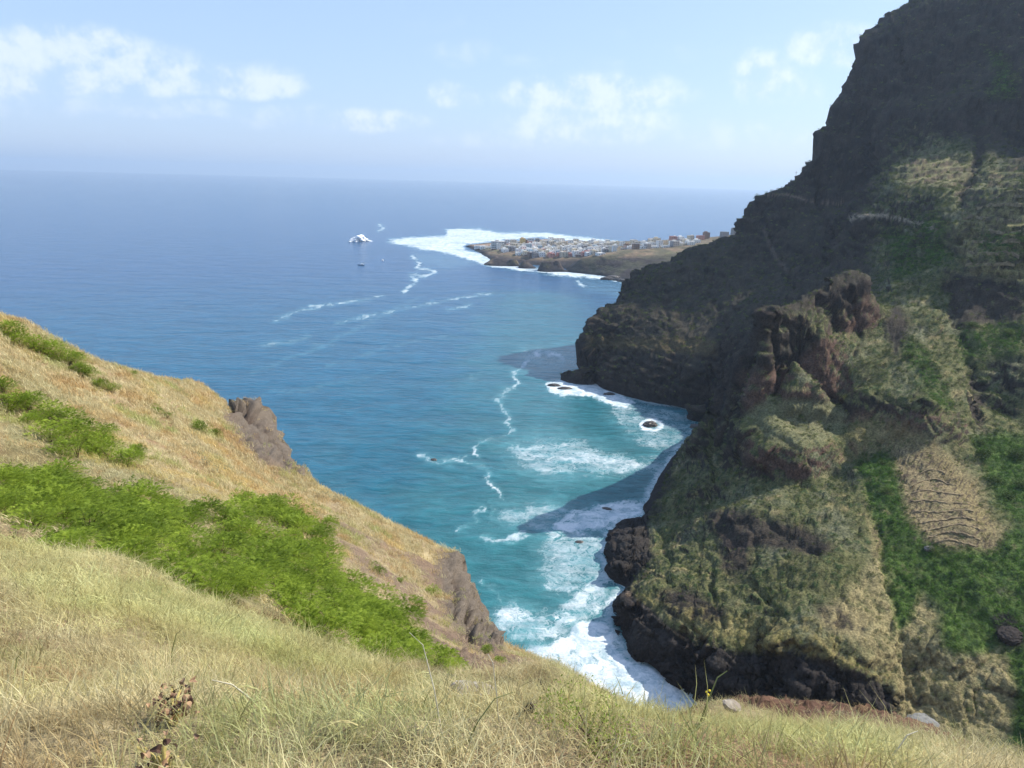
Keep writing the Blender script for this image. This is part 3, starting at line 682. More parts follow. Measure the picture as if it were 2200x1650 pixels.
Vspit = P2.reshape(V.shape).copy()
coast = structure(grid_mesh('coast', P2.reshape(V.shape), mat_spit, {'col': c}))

# ---- sea ------------------------------------------------------------
SURF = [([(1110, 1400), (1180, 1380), (1245, 1335), (1330, 1330), (1350, 1400), (1420, 1460), (1500, 1505), (1560, 1570), (1480, 1600), (1340, 1530), (1230, 1470), (1140, 1430)], 1.0, 12),
        ([(1040, 1300), (1110, 1290), (1170, 1320), (1250, 1250), (1290, 1190), (1320, 1260), (1330, 1330), (1245, 1350), (1180, 1400), (1080, 1390), (1045, 1340)], .68, 18),
        ([(1160, 1130), (1290, 1140), (1290, 1200), (1300, 1250), (1250, 1280), (1170, 1290), (1150, 1210)], .60, 16),
        ([(1200, 1110), (1300, 1080), (1385, 1068), (1385, 1105), (1310, 1140), (1230, 1150), (1190, 1140)], 1.0, 8),
        ([(1060, 1090), (1150, 1075), (1250, 1090), (1200, 1130), (1150, 1160), (1060, 1120)], .58, 14),
        ([(1070, 950), (1200, 935), (1330, 960), (1440, 985), (1430, 1022), (1300, 1035), (1180, 1030), (1100, 1000)], .62, 18),
        ([(1180, 968), (1280, 965), (1400, 985), (1440, 992), (1425, 1015), (1290, 1015), (1200, 1000)], .72, 12),
        ([(1120, 930), (1220, 925), (1300, 950), (1260, 985), (1150, 985)], .5, 14), ([(1163, 828), (1200, 818), (1270, 815), (1345, 848), (1366, 868), (1335, 882), (1290, 858), (1200, 850)], 1.05, 4),
        ([(1330, 850), (1400, 868), (1530, 880), (1530, 930), (1440, 990), (1360, 960), (1310, 910), (1290, 870)], .56, 14),
        ([(1120, 745), (1240, 750), (1262, 800), (1160, 800), (1100, 790)], .45, 12),
        ([(826, 514), (880, 509), (960, 506), (955, 492), (1030, 489), (1070, 498), (1180, 499), (1260, 509), (1335, 519), (1400, 526), (1250, 523), (1160, 511), (1060, 520), (1000, 526), (1000, 535), (1040, 545), (1062, 556), (1110, 570), (1240, 584), (1290, 590), (1345, 600), (1345, 609), (1290, 600), (1225, 596), (1110, 582), (1040, 570), (985, 552), (930, 540), (880, 532), (835, 520)], .93, 3),
        ([(880, 540), (960, 545), (1040, 565), (960, 580), (900, 570)], .35, 6),
        ([(1230, 590), (1345, 605), (1345, 640), (1250, 625)], .38, 6), ([(1290, 668), (1312, 668), (1300, 678)], .9, 2), ([(1180, 880), (1262, 820), (1262, 700), (1200, 740)], .2, 10)]
LINES = [([(885, 550), (900, 566), (895, 575), (935, 583), (915, 592), (880, 592), (895, 605), (865, 628)], 5, .8), ([(590, 690), (650, 664), (730, 651), (825, 637)], 3.5, .75), ([(720, 695), (800, 678), (860, 665), (930, 650), (1060, 628)], 3.5, .6),
         ([(962, 666), (1015, 655)], 3, .8), ([(560, 745), (620, 735), (660, 725)], 5, .5), ([(1030, 800), (1012, 812)], 4, .5), ([(1210, 770), (1165, 755), (1135, 770), (1120, 792), (1104, 810), (1104, 832), (1066, 858), (1078, 885), (1092, 905)], 7, .85), ([(1092, 905), (1100, 925), (1072, 945), (1040, 953), (1018, 972), (1026, 985)], 6, .75),
         ([(985, 985), (1008, 1000), (1036, 1010), (1045, 1024), (1032, 1038), (1072, 1066), (1080, 1076)], 6, .8), ([(905, 984), (945, 990), (1000, 986)], 6, .7), ([(985, 1142), (1000, 1128), (1020, 1106), (1038, 1096)], 5, .75),
         ([(1040, 1150), (1062, 1158), (1090, 1160), (1125, 1152)], 7, .75), ([(1060, 1090), (1050, 1120)], 6, .5), ([(1040, 1240), (1055, 1262), (1062, 1290)], 6, .55), ([(815, 483), (825, 490), (812, 497)], 4, .8), ([(1060, 566), (1150, 580), (1235, 593)], 5, .9), ([(1235, 590), (1290, 597), (1345, 606)], 4, .85),
         ([(1240, 605), (1255, 617)], 5, .7), ([(680, 738), (720, 742)], 3, .5), ([(820, 800), (700, 830), (560, 850)], 3, .25), ([(900, 640), (700, 740), (540, 800)], 4, .3), ([(960, 720), (820, 750), (700, 790)], 3, .3)]
RING = [(1400, 914, 22, 11)]
azf = np.radians(np.concatenate([np.linspace(-180, -44, 40)[:-1], np.linspace(-44, 46, 720), np.linspace(46, 180, 40)[1:]]))
s = np.concatenate([np.linspace(0.00503, .16, 250), np.linspace(.16, 1.05, 320)[1:], np.linspace(1.05, 6, 8)[1:]])[::-1]
rr = H/s
A, R = np.meshgrid(azf, rr, indexing='ij')
V = np.stack([R*np.sin(A), R*np.cos(A), np.zeros_like(A)], -1); P = V.reshape(-1, 3)
r = np.hypot(P[:, 0], P[:, 1]); px, py = proj(P); front = (P@np.array([0, 1, 0]) > 30) & (px > -200) & (px < 2000)
w1 = fbm(P, 1/26, 4, off=5); w2 = fbm(P, 1/26, 4, off=55)
w3 = fbm(P, 1/9, 4, off=25, gain=.65); w4 = fbm(P, 1/9, 4, off=75, gain=.65)
pw, qw = px+(w1*34+w3*26)*np.clip(300/r, .1, 1.2), py+(w2*20+w4*16)*np.clip(300/r, .04, 1.2)
foam = np.zeros(len(P)); wf = fbm(P, 1/90, 4, off=6, gain=.6)*(r > 700); wf2 = fbm(P, 1/90, 4, off=16, gain=.6)*(r > 700)
fi = np.where(front)[0]
for poly, k, fe in SURF:
    fx = softpoly(pw[fi]+wf[fi]*16, qw[fi]+wf2[fi]*3.5, poly, fe)*k; foam[fi] = np.maximum(foam[fi], fx*(.80+.42*fbm(P[fi]*np.array([.6, 1, 1]), 1/11 if fe > 5 else 1/40, 4, off=39, gain=.6)))
brk = .74+.75*fbm(P[fi], 1/22, 4, off=33)
for pts, w, k in LINES:
    d = polydist(pw[fi], qw[fi], pts); foam[fi] = np.maximum(foam[fi], np.exp(-(d/w)**2)*k*brk)
for x, y, a, b in RING:
    d = np.hypot((px[fi]-x)/a, (py[fi]-y)/b); foam[fi] = np.maximum(foam[fi], np.exp(-((d-1)/.35)**2)*.9)
# wash along every rock foot of the cove
ds = np.full(len(fi), 1e9)
d = polydist(P[fi, 0]+w1[fi]*5, P[fi, 1]+w2[fi]*5, [(p[0], p[1]) for p in SH]); foam[fi] = np.maximum(foam[fi], np.exp(-(d/5.0)**2)*.62)
deep = C(.016, .072, .165); blue = C(.012, .095, .165); teal = C(.010, .096, .116); aqua = C(.042, .165, .165)
ang = np.arctan2(P[:, 0], P[:, 1])
n = len(P); c = np.repeat(deep[None], n, 0)
c = lerp(c, blue, sstep(-r+w1*150, -1300, -500)); tl = sstep(-r+w1*90+np.degrees(ang)*9, -760, -180); c = lerp(c, teal, tl)
tq = sstep(polydist(P[:, 0]+w1*30, P[:, 1]+w2*30, [tuple(atZ(*q)[:2]) for q in [(1150, 640, 0), (1150, 760, 0), (1180, 900, 0), (1200, 1000, 0), (1100, 1180, 0), (1150, 1330, 0)]]), 95, 15)
c = lerp(c, aqua, tq*.42)
c = lerp(c, C(.20, .42, .44), np.clip(foam, 0, 1)*.5)
c = lerp(c, C(.10, .20, .20), sstep(fbm(P, 1/70, 3, off=14), .15, .45)*tl*.25)

def build_sea_mat():
    m, nt, out = new_mat('sea_water'); b = principled(nt, out, 0.16, 0.5); L = nt.links
    b.inputs['IOR'].default_value = 1.33
    geo = N(nt, 'ShaderNodeNewGeometry'); pos = geo.outputs['Position']
    at = N(nt, 'ShaderNodeAttribute', attribute_name='col'); fa = N(nt, 'ShaderNodeAttribute', attribute_name='foam')
    sw = vmath(nt, 'MULTIPLY', pos, (0.5, 1.25, 1)).outputs[0]
    a = noise_(nt, sw, 0.035, 3, .5, .4); bb = noise_(nt, sw, 0.16, 5, .62, .3); cc = noise_(nt, pos, 0.9, 4, .6)
    # lacy foam
    wv = vmath(nt, 'ADD', pos, vmath(nt, 'MULTIPLY', noise_(nt, pos, .09, 4, .6).outputs['Color'], (26, 26, 0)).outputs[0]).outputs[0]
    vo = N(nt, 'ShaderNodeTexVoronoi', feature='DISTANCE_TO_EDGE'); vo.inputs['Scale'].default_value = .13; L.new(wv, vo.inputs['Vector'])
    vo2 = N(nt, 'ShaderNodeTexVoronoi', feature='DISTANCE_TO_EDGE'); vo2.inputs['Scale'].default_value = .42; L.new(wv, vo2.inputs['Vector'])
    e = math_(nt, 'MINIMUM', maprange(nt, vo.outputs['Distance'], 0, .35), math_(nt, 'MULTIPLY', maprange(nt, vo2.outputs['Distance'], 0, .4), 1.25))
    n3 = noise_(nt, wv, .32, 6, .7)
    pat = math_(nt, 'ADD', math_(nt, 'MULTIPLY', e, .42), math_(nt, 'MULTIPLY', n3.outputs[0], .78))
    fo = math_(nt, 'SUBTRACT', math_(nt, 'MULTIPLY', fa.outputs['Fac'], 1.12), pat)
    fm = math_(nt, 'MULTIPLY', maprange(nt, fo, -.10, .42), maprange(nt, fa.outputs['Fac'], .15, .85, .55, 1.0))
    fm = math_(nt, 'MULTIPLY', fm, maprange(nt, fa.outputs['Fac'], .06, .25))
    wc = maprange(nt, noise_(nt, sw, .11, 7, .72, .5).outputs[0], .735, .80)
    fm = math_(nt, 'MAXIMUM', fm, math_(nt, 'MULTIPLY', wc, .35))
    var = maprange(nt, bb.outputs[0], .3, .7, .80, 1.2)
    var2 = maprange(nt, a.outputs[0], .3, .7, .9, 1.1)
    k = math_(nt, 'MULTIPLY', var, var2); cb = N(nt, 'ShaderNodeCombineXYZ')
    for i in range(3): L.new(k, cb.inputs[i])
    water = mixc(nt, 1.0, at.outputs['Color'], cb.outputs[0], 'MULTIPLY')
    fcol = mixc(nt, maprange(nt, noise_(nt, wv, .11, 7, .72).outputs[0], .36, .60), (.30, .40, .44), (.66, .69, .70))
    L.new(mixc(nt, fm, water, fcol), b.inputs['Base Color'])
    L.new(math_(nt, 'ADD', math_(nt, 'MULTIPLY', fm, .6), .2), b.inputs['Roughness'])
    bp1 = N(nt, 'ShaderNodeBump'); bp1.inputs['Distance'].default_value = 5.0; bp1.inputs['Strength'].default_value = .55; L.new(a.outputs[0], bp1.inputs['Height'])
    bp2 = N(nt, 'ShaderNodeBump'); bp2.inputs['Distance'].default_value = 1.6; bp2.inputs['Strength'].default_value = .7; L.new(bb.outputs[0], bp2.inputs['Height']); L.new(bp1.outputs[0], bp2.inputs['Normal'])
    bp3 = N(nt, 'ShaderNodeBump'); bp3.inputs['Distance'].default_value = .28; bp3.inputs['Strength'].default_value = .6; L.new(cc.outputs[0], bp3.inputs['Height']); L.new(bp2.outputs[0], bp3.inputs['Normal'])
    L.new(bp3.outputs[0], b.inputs['Normal'])
    return m
# low swell, and surf standing a little proud of the water
h = (fbm(P*np.array([.6, 1.3, 1]), 1/38, 3, off=2)*.8)*(r < 900) + np.clip(foam, 0, 1)*(.45+.7*np.abs(fbm(P, 1/5, 3, off=8)))*(r < 700)
P[:, 2] += h*np.clip(1.2-r/900, 0, 1)
sea = structure(grid_mesh('sea', P.reshape(V.shape), build_sea_mat(), {'col': c, 'foam': foam}))

# ---- air ------------------------------------------------------------
def build_haze():
    m, nt, out = new_mat('haze_air')
    v = N(nt, 'ShaderNodeVolumePrincipled'); v.inputs['Color'].default_value = (.62, .79, 1.0, 1)
    v.inputs['Density'].default_value = HAZE; v.inputs['Anisotropy'].default_value = 0.25
    nt.links.new(v.outputs[0], out.inputs['Volume'])
    a, z0, z1 = 31000, -22, 410
    vs = [(x, y, z) for z in (z0, z1) for x, y in ((-a, -a), (a, -a), (a, a), (-a, a))]
    o = mesh_obj('haze', vs, [(0, 3, 2, 1), (4, 5, 6, 7), (0, 1, 5, 4), (1, 2, 6, 5), (2, 3, 7, 6), (3, 0, 4, 7)], m)
    return stuff(o)
HAZE = 0.000068
haze = build_haze()

# ================================================================== HELPERS FOR PLACING THINGS
class Surf:
    """Looks up the ground point seen at a photo pixel, among the vertices of a terrain mesh."""
    def __init__(s, V):
        s.P = V.reshape(-1, 3); x, y = proj(s.P); s.r = np.hypot(s.P[:, 0], s.P[:, 1])
        s.N = grid_normals(V).reshape(-1, 3)
        ok = (x > -300) & (x < 2500) & (y > -200) & (y < 2400) & (s.P[:, 1] > 0)
        s.i = np.where(ok)[0]; s.x = x[s.i]; s.y = y[s.i]
    def at(s, px, py, rad=9, rmin=0):
        d = np.hypot(s.x-px, s.y-py)+(s.r[s.i] < rmin)*1e4
        c = np.where(d < rad)[0]
        if len(c) == 0: c = np.array([np.argmin(d)])
        rr_ = s.r[s.i[c]]; c = c[rr_ < rr_.min()*1.12+.3]
        return s.i[c[np.argmin(d[c])]]
    def p(s, px, py, rad=9, rmin=0): return s.P[s.at(px, py, rad, rmin)].copy()
S_HILL = Surf(P2h.reshape(Vh_shape)); S_MTN = Surf(Vm); S_SPIT = Surf(Vspit)

def sample(V, dens, cnt, rng):
    """cnt random points on a grid surface, weighted by dens per vertex."""
    na, nr = V.shape[:2]; D = dens.reshape(na, nr)
    a, b, c_, d = V[:-1, :-1], V[1:, :-1], V[1:, 1:], V[:-1, 1:]
    area = np.linalg.norm(np.cross(b-a, d-a), axis=2)
    w = (area*D[:-1, :-1]).ravel(); k = rng.choice(len(w), cnt, p=w/w.sum())
    u = rng.random((cnt, 1)); v = rng.random((cnt, 1))
    A_, B_, C_, D_ = (q.reshape(-1, 3)[k] for q in (a, b, c_, d))
    return (A_*(1-u)+B_*u)*(1-v)+(D_*(1-u)+C_*u)*v, w.sum()

def leaf_mat(name, cols, trans=.35, rough=.6, use_tint=True, spec=.15):
    m, nt, out = new_mat(name); L = nt.links
    oi = N(nt, 'ShaderNodeObjectInfo'); geo = N(nt, 'ShaderNodeNewGeometry')
    n = noise_(nt, geo.outputs['Position'], 1.1, 3, .6)
    rnd = noise_(nt, geo.outputs['Position'], 23.0, 2, .5)
    f = math_(nt, 'ADD', math_(nt, 'MULTIPLY', oi.outputs['Random'], .35), math_(nt, 'MULTIPLY', maprange(nt, n.outputs[0], .3, .7), .35))
    f = math_(nt, 'ADD', f, math_(nt, 'MULTIPLY', maprange(nt, rnd.outputs[0], .3, .7), .3))
    c = ramp(nt, f, [(i/(len(cols)-1), q) for i, q in enumerate(cols)])
    if use_tint:
        at = N(nt, 'ShaderNodeAttribute', attribute_name='tint', attribute_type='INSTANCER')
        c = mixc(nt, 1.0, c, at.outputs['Color'], 'MULTIPLY')
    b = N(nt, 'ShaderNodeBsdfPrincipled'); b.inputs['Roughness'].default_value = rough; b.inputs['Specular IOR Level'].default_value = spec
    t = N(nt, 'ShaderNodeBsdfTranslucent'); mx = N(nt, 'ShaderNodeMixShader'); mx.inputs[0].default_value = trans
    L.new(c, b.inputs['Base Color']); L.new(c, t.inputs['Color']); L.new(b.outputs[0], mx.inputs[1]); L.new(t.outputs[0], mx.inputs[2]); L.new(mx.outputs[0], out.inputs[0])
    return m

def scatter(name, P, rot, scl, tint, protos, mat):
    """One 'stuff' object: small plants instanced on points that lie on the ground."""
    me = bpy.data.meshes.new(name); me.vertices.add(len(P)); me.vertices.foreach_set('co', P.astype(np.float32).ravel())
    me.attributes.new('rot', 'FLOAT_VECTOR', 'POINT').data.foreach_set('vector', rot.astype(np.float32).ravel())
    me.attributes.new('scl', 'FLOAT_VECTOR', 'POINT').data.foreach_set('vector', scl.astype(np.float32).ravel())
    me.attributes.new('pick', 'INT', 'POINT').data.foreach_set('value', RNG.integers(0, len(protos), len(P)).astype(np.int32))
    t4 = np.ones((len(P), 4), np.float32); t4[:, :3] = tint
    me.attributes.new('tint', 'FLOAT_COLOR', 'POINT').data.foreach_set('color', t4.ravel())
    me.update(); o = bpy.data.objects.new(name, me); col.objects.link(o)
    pc = bpy.data.collections.new(name+'_blades')
    for i, pm in enumerate(protos):
        pm.materials.clear(); pm.materials.append(mat)
        po = bpy.data.objects.new('%s_tuft' % name, pm); pc.objects.link(po)
    ng = bpy.data.node_groups.new(name, 'GeometryNodeTree')
    ng.interface.new_socket('Geometry', in_out='INPUT', socket_type='NodeSocketGeometry')
    ng.interface.new_socket('Geometry', in_out='OUTPUT', socket_type='NodeSocketGeometry')
    gi = ng.nodes.new('NodeGroupInput'); go = ng.nodes.new('NodeGroupOutput')
    ci = ng.nodes.new('GeometryNodeCollectionInfo'); ci.inputs[0].default_value = pc
    ci.inputs['Separate Children'].default_value = True; ci.inputs['Reset Children'].default_value = True
    m2p = ng.nodes.new('GeometryNodeMeshToPoints'); iop = ng.nodes.new('GeometryNodeInstanceOnPoints')
    def att(nm, ty):
        a = ng.nodes.new('GeometryNodeInputNamedAttribute'); a.data_type = ty; a.inputs['Name'].default_value = nm; return a.outputs[0]
    e2r = ng.nodes.new('FunctionNodeEulerToRotation')
    L = ng.links
    L.new(gi.outputs[0], m2p.inputs['Mesh']); L.new(m2p.outputs[0], iop.inputs['Points']); L.new(ci.outputs[0], iop.inputs['Instance'])
    iop.inputs['Pick Instance'].default_value = True
    L.new(att('pick', 'INT'), iop.inputs['Instance Index']); L.new(att('rot', 'FLOAT_VECTOR'), e2r.inputs[0]); L.new(e2r.outputs[0], iop.inputs['Rotation'])
    L.new(att('scl', 'FLOAT_VECTOR'), iop.inputs['Scale']); L.new(iop.outputs[0], go.inputs[0])
    md = o.modifiers.new('scatter', 'NODES'); md.node_group = ng
    return stuff(o)

def tuft(nb, h, w, spread, lean, rng, seg=3, seed_heads=0.0):
    vs, fs = [], []
    for _ in range(nb):
        a = rng.uniform(0, 6.283); r0 = spread*math.sqrt(rng.random()); bx, by = r0*math.cos(a), r0*math.sin(a)
        hh = h*rng.uniform(.55, 1.15); ww = w*rng.uniform(.7, 1.3); d = rng.uniform(0, 6.283); ln = lean*rng.uniform(.2, 1.3)*hh
        dx, dy = math.cos(d), math.sin(d); qx, qy = -dy, dx; i0 = len(vs); curl = rng.uniform(.0, .45)
        for k in range(seg+1):
            t = k/seg; x = bx+dx*ln*t**1.7; y = by+dy*ln*t**1.7; z = hh*(t-curl*t**3)-.02; wk = ww*(1-t*.85)*.5
            if k == seg: vs.append((x, y, z))
            else: vs += [(x-qx*wk, y-qy*wk, z), (x+qx*wk, y+qy*wk, z)]
        for k in range(seg-1): j = i0+2*k; fs.append((j, j+1, j+3, j+2))
        j = i0+2*(seg-1); fs.append((j, j+1, j+2))
        if rng.random() < seed_heads:
            hx, hy, hz = vs[-1]; j = len(vs); s_ = ww*1.6
            vs += [(hx-s_, hy, hz-.02), (hx, hy+s_, hz), (hx+s_, hy, hz-.02), (hx+dx*.03, hy+dy*.03, hz+.05)]; fs += [(j, j+1, j+3), (j+1, j+2, j+3)]
    me = bpy.data.meshes.new('tuft'); me.from_pydata(vs, [], fs); me.update(); return me

def leaf_ball(nl, size, rng, leaf=.22, flat=.75, slim=.5, lobes=5):
    """Leaf-sized faces spread through the volume of an uneven crown."""
    cs = [(rng.normal(0, .42), rng.normal(0, .42), rng.uniform(.1, .75), rng.uniform(.45, .75)) for _ in range(lobes)]
    vs, fs = [], []
    for _ in range(nl):
        cx, cy, cz, cr = cs[rng.integers(lobes)]
        d = rng.normal(size=3); d /= np.linalg.norm(d); rr_ = cr*(1-.5*rng.random()**2)
        p = np.array([cx+d[0]*rr_, cy+d[1]*rr_, max(cz+d[2]*rr_*flat, .02)])*size
        u = d+rng.normal(0, .7, 3); u /= np.linalg.norm(u); v = np.cross(u, rng.normal(size=3)); v /= np.linalg.norm(v)
        l = leaf*size*rng.uniform(.6, 1.3); j = len(vs)
        vs += [tuple(p-u*l*.5), tuple(p+v*l*slim*.5), tuple(p+u*l*.5+np.array([0, 0, -.1*l])), tuple(p-v*l*slim*.5)]; fs.append((j, j+1, j+2, j+3))
    me = bpy.data.meshes.new('crown'); me.from_pydata(vs, [], fs); me.update(); return me

def fronds(nf, rng, R=1.0, zf=.8, lobes=6, fl=.19):
    """Feathery crown: arching fronds with paired narrow leaflets."""
    cs = [(rng.normal(0, .38)*R, rng.normal(0, .38)*R, rng.uniform(.35, .85)*R*zf, rng.uniform(.38, .62)*R) for _ in range(lobes)]
    vs, fs = [], []
    for _ in range(nf):
        cx, cy, cz, cr = cs[rng.integers(lobes)]
        d = rng.normal(size=3); d[2] = abs(d[2])*1.1-.35; d /= np.linalg.norm(d); rr_ = cr*(1-.45*rng.random()**1.5)
        p = np.array([cx+d[0]*rr_, cy+d[1]*rr_, max(cz+d[2]*rr_, .08)])
        u = d*np.array([1, 1, .5])+rng.normal(0, .35, 3)+np.array([0, 0, .25]); u /= np.linalg.norm(u)
        s_ = np.cross(u, [0, 0, 1.0]); s_ /= np.linalg.norm(s_)+1e-6; L_ = fl*rng.uniform(.6, 1.2); q = p.copy()
        for k in range(5):
            t = (k+.5)/5; q = p+u*L_*t+np.array([0, 0, -.5*L_*t*t]); ll = L_*.33*(1-abs(t-.4)*.8); w_ = L_*.055
            for sg in (-1, 1):
                e = q+s_*sg*ll+u*ll*.35+np.array([0, 0, -ll*.25]); j = len(vs)
                vs += [tuple(q-u*w_), tuple(e), tuple(q+u*w_*1.2)]; fs.append((j, j+1, j+2))
    me = bpy.data.meshes.new('foliage'); me.from_pydata(vs, [], fs); me.update(); return me

def tube(bm, pts, r0, r1, sides=6):
    pts = [Vector(p) for p in pts]; rings = []
    for i, p in enumerate(pts):
        t = (pts[min(i+1, len(pts)-1)]-pts[max(i-1, 0)]).normalized()
        a = t.orthogonal().normalized(); b = t.cross(a); r = r0+(r1-r0)*i/(len(pts)-1)
        rings.append([bm.verts.new(p+a*r*math.cos(k*2*math.pi/sides)+b*r*math.sin(k*2*math.pi/sides)) for k in range(sides)])
    for q, s_ in zip(rings[:-1], rings[1:]):
        for k in range(sides): bm.faces.new((q[k], q[(k+1) % sides], s_[(k+1) % sides], s_[k]))
    bm.faces.new(rings[0][::-1]); bm.faces.new(rings[-1])
def bm_box(bm, x0, x1, y0, y1, z0, z1, mi=0):
    v = [bm.verts.new(p) for p in ((x0, y0, z0), (x1, y0, z0), (x1, y1, z0), (x0, y1, z0), (x0, y0, z1), (x1, y0, z1), (x1, y1, z1), (x0, y1, z1))]
    for f in ((0, 3, 2, 1), (4, 5, 6, 7), (0, 1, 5, 4), (1, 2, 6, 5), (2, 3, 7, 6), (3, 0, 4, 7)):
        bm.faces.new([v[i] for i in f]).material_index = mi
def bm_obj(name, bm, mat, parent=None, smooth=False):
    me = bpy.data.meshes.new(name); bm.normal_update(); bm.to_mesh(me); bm.free()
    for m in (mat if isinstance(mat, list) else [mat]): me.materials.append(m)
    if smooth: me.polygons.foreach_set('use_smooth', np.full(len(me.polygons), True))
    o = bpy.data.objects.new(name, me); col.objects.link(o)
    if parent: o.parent = parent
    return o
def empty(name, loc, rz=0.0, s=1.0):
    o = bpy.data.objects.new(name, None); col.objects.link(o); o.location = loc; o.rotation_euler = (0, 0, rz); o.scale = (s, s, s); o.empty_display_size = .1; return o

# ================================================================== GRASS AND SCRUB
rng = np.random.default_rng(5)
m_straw = leaf_mat('straw_grass', [(.30, .20, .10), (.52, .42, .22), (.70, .62, .36), (.80, .74, .48)], .45)
near_t = [tuft(30, .115, .0042, .12, 1.15, rng, 3, 0) for _ in range(5)]
Vh = P2h.reshape(Vh_shape)
def grass_tint(P_):
    x, y = proj(P_); t = np.ones((len(P_), 3))
    g = sstep(fbm(P_, 1/1.6, 3, off=44), .0, .45); t = lerp(t, C(.58, .78, .46), g*.8)
    rd = sstep(fbm(P_, 1/1.1, 3, off=64), .05, .4)*sstep(y, 1380, 1500); t = lerp(t, C(.66, .47, .38), rd*.85)
    pale = sstep(fbm(P_, 1/2.2, 2, off=84)+.25*sstep(-y, -1420, -1250), .0, .4); t = lerp(t, C(1.05, 1.12, .86), pale*.7)
    gr_ = softpoly(x, y, [(0, 1150), (450, 1290), (800, 1430), (900, 1500), (500, 1450), (0, 1300)], 30); t = lerp(t, C(.92, 1.08, .78), gr_*.6)
    gr_ = softpoly(x, y, [(1350, 1500), (1500, 1540), (1900, 1570), (2050, 1660), (1400, 1660), (1150, 1540)], 20); t = lerp(t, C(.80, .95, .60), gr_*.55)
    return t*rng.uniform(.68, 1.15, (len(P_), 1))
d_near = g_near*inview*np.clip(1.0-.35*(np.hypot(P2h[:, 0], P2h[:, 1])-3)/10, .5, 1)
pts, ar = sample(Vh, d_near, 21000, rng)
nrm_l = 0
rot = np.stack([rng.normal(0, .22, len(pts)), rng.normal(-.12, .2, len(pts)), rng.uniform(0, 6.28, len(pts))], 1)
dist = np.linalg.norm(pts-EYE, axis=1)
sc_ = rng.uniform(.7, 1.35, len(pts)); keep = (dist > 1.5); sc_ = sc_*np.clip(1.15-dist/22, .6, 1.1)
qx, qy = proj(pts); sc_ = sc_*(1+.8*rng.random(len(pts))*sstep(dist, 7.5, 11)*(qx < 1250)); sc_ = sc_*(1-.5*sstep(qx, 1300, 1450)*sstep(-qy, -1620, -1560))
S3 = np.stack([sc_*np.clip(dist/5, 1, 1.8), sc_*np.clip(dist/5, 1, 1.8), sc_], 1)
scatter('dry_grass', pts[keep], rot[keep], S3[keep], grass_tint(pts)[keep], near_t, m_straw)
far_t = [tuft(18, .30, .022, .26, .8, rng, 2) for _ in range(4)]
pts, ar = sample(Vh, g_far*inview*(np.hypot(P2h[:, 0], P2h[:, 1]) < 100), 30000, rng)
rot = np.stack([rng.normal(0, .2, len(pts)), rng.normal(-.1, .2, len(pts)), rng.uniform(0, 6.28, len(pts))], 1)
sc_ = rng.uniform(.5, 1.15, len(pts)); dist = np.linalg.norm(pts-EYE, axis=1)
S3 = np.stack([sc_*np.clip(dist/35, .8, 1.6)]*2+[sc_*np.clip(dist/45, .45, 1.25)], 1)
ti = np.ones((len(pts), 3)); ti = lerp(ti, C(.95, .74, .58), sstep(fbm(pts, 1/3, 3, off=14), -.05, .35)*.8); ti = lerp(ti, C(.62, .78, .42), sstep(fbm(pts, 1/4, 3, off=34), .05, .35)*.8)
ti = lerp(ti, C(1.1, .98, .72), sstep(fbm(pts, 1/3.4, 3, off=54), .1, .4)*.7)
scatter('slope_grass', pts, rot, S3, ti*rng.uniform(.8, 1.1, (len(pts), 1)), far_t, m_straw)
# tall pale stalks standing over the grass
m_scrub = leaf_mat('scrub_leaf', [(.030, .050, .012), (.06, .085, .022), (.10, .13, .035), (.17, .17, .06)], .2)
scr_t = [leaf_ball(70, 1.0, rng, .30, .7, .55) for _ in range(4)]
pts, ar = sample(Vm, dens*(proj(Vm.reshape(-1, 3))[0] < 2450), 46000, rng)
di = np.hypot(pts[:, 0], pts[:, 1]); x_, y_ = proj(pts)
gi_ = np.zeros(len(pts))
for g in GREEN: gi_ = np.maximum(gi_, softpoly(x_, y_, g, 12))
ti = lerp(np.repeat(C(1.0, .98, .75)[None], len(pts), 0), C(.80, 1.30, .50), gi_); ti = ti*rng.uniform(.5, 1.5, (len(pts), 1))
sc_ = rng.uniform(.35, .95, len(pts))*np.clip(di/260, .8, 2.2)
rot = np.stack([rng.normal(0, .2, len(pts)), rng.normal(0, .2, len(pts)), rng.uniform(0, 6.28, len(pts))], 1)
scatter('scrub', pts, rot, np.stack([sc_, sc_, sc_*.8], 1), ti, scr_t, m_scrub)

# ================================================================== SHRUBS
m_bark = plain_mat('bark', (.12, .085, .055), .9, .1, .4, 12)
m_fern = leaf_mat('feathery_leaf', [(.05, .085, .010), (.15, .22, .022), (.28, .37, .042), (.42, .50, .08)], .5, use_tint=False)
m_leafy = leaf_mat('leafy_green', [(.035, .07, .01), (.08, .14, .02), (.16, .22, .04), (.22, .27, .07)], .35, use_tint=False)
m_sage = leaf_mat('sage_leaf', [(.10, .12, .07), (.17, .20, .13), (.26, .29, .20), (.30, .30, .18)], .25, use_tint=False)
def stems(rng, h, R, n=6, r=.02):
    bm = bmesh.new()
    for _ in range(n):
        a = rng.uniform(0, 6.28); q = R*rng.uniform(.2, .7); tube(bm, [(0, 0, -.15), (q*.3*math.cos(a), q*.3*math.sin(a), h*.4), (q*math.cos(a), q*math.sin(a), h*rng.uniform(.7, 1))], r, r*.35, 5)
    return bm
SHRUBS = []
for k in range(4):
    e = empty('shrub', (0, 0, 0)); me = fronds(900, rng, 1.0, .8, 7); me.materials.append(m_fern)
    f = bpy.data.objects.new('foliage', me); col.objects.link(f); f.parent = e
    bm_obj('stems', stems(rng, .8, .8), m_bark, e); SHRUBS.append(e)
first = [True]*4
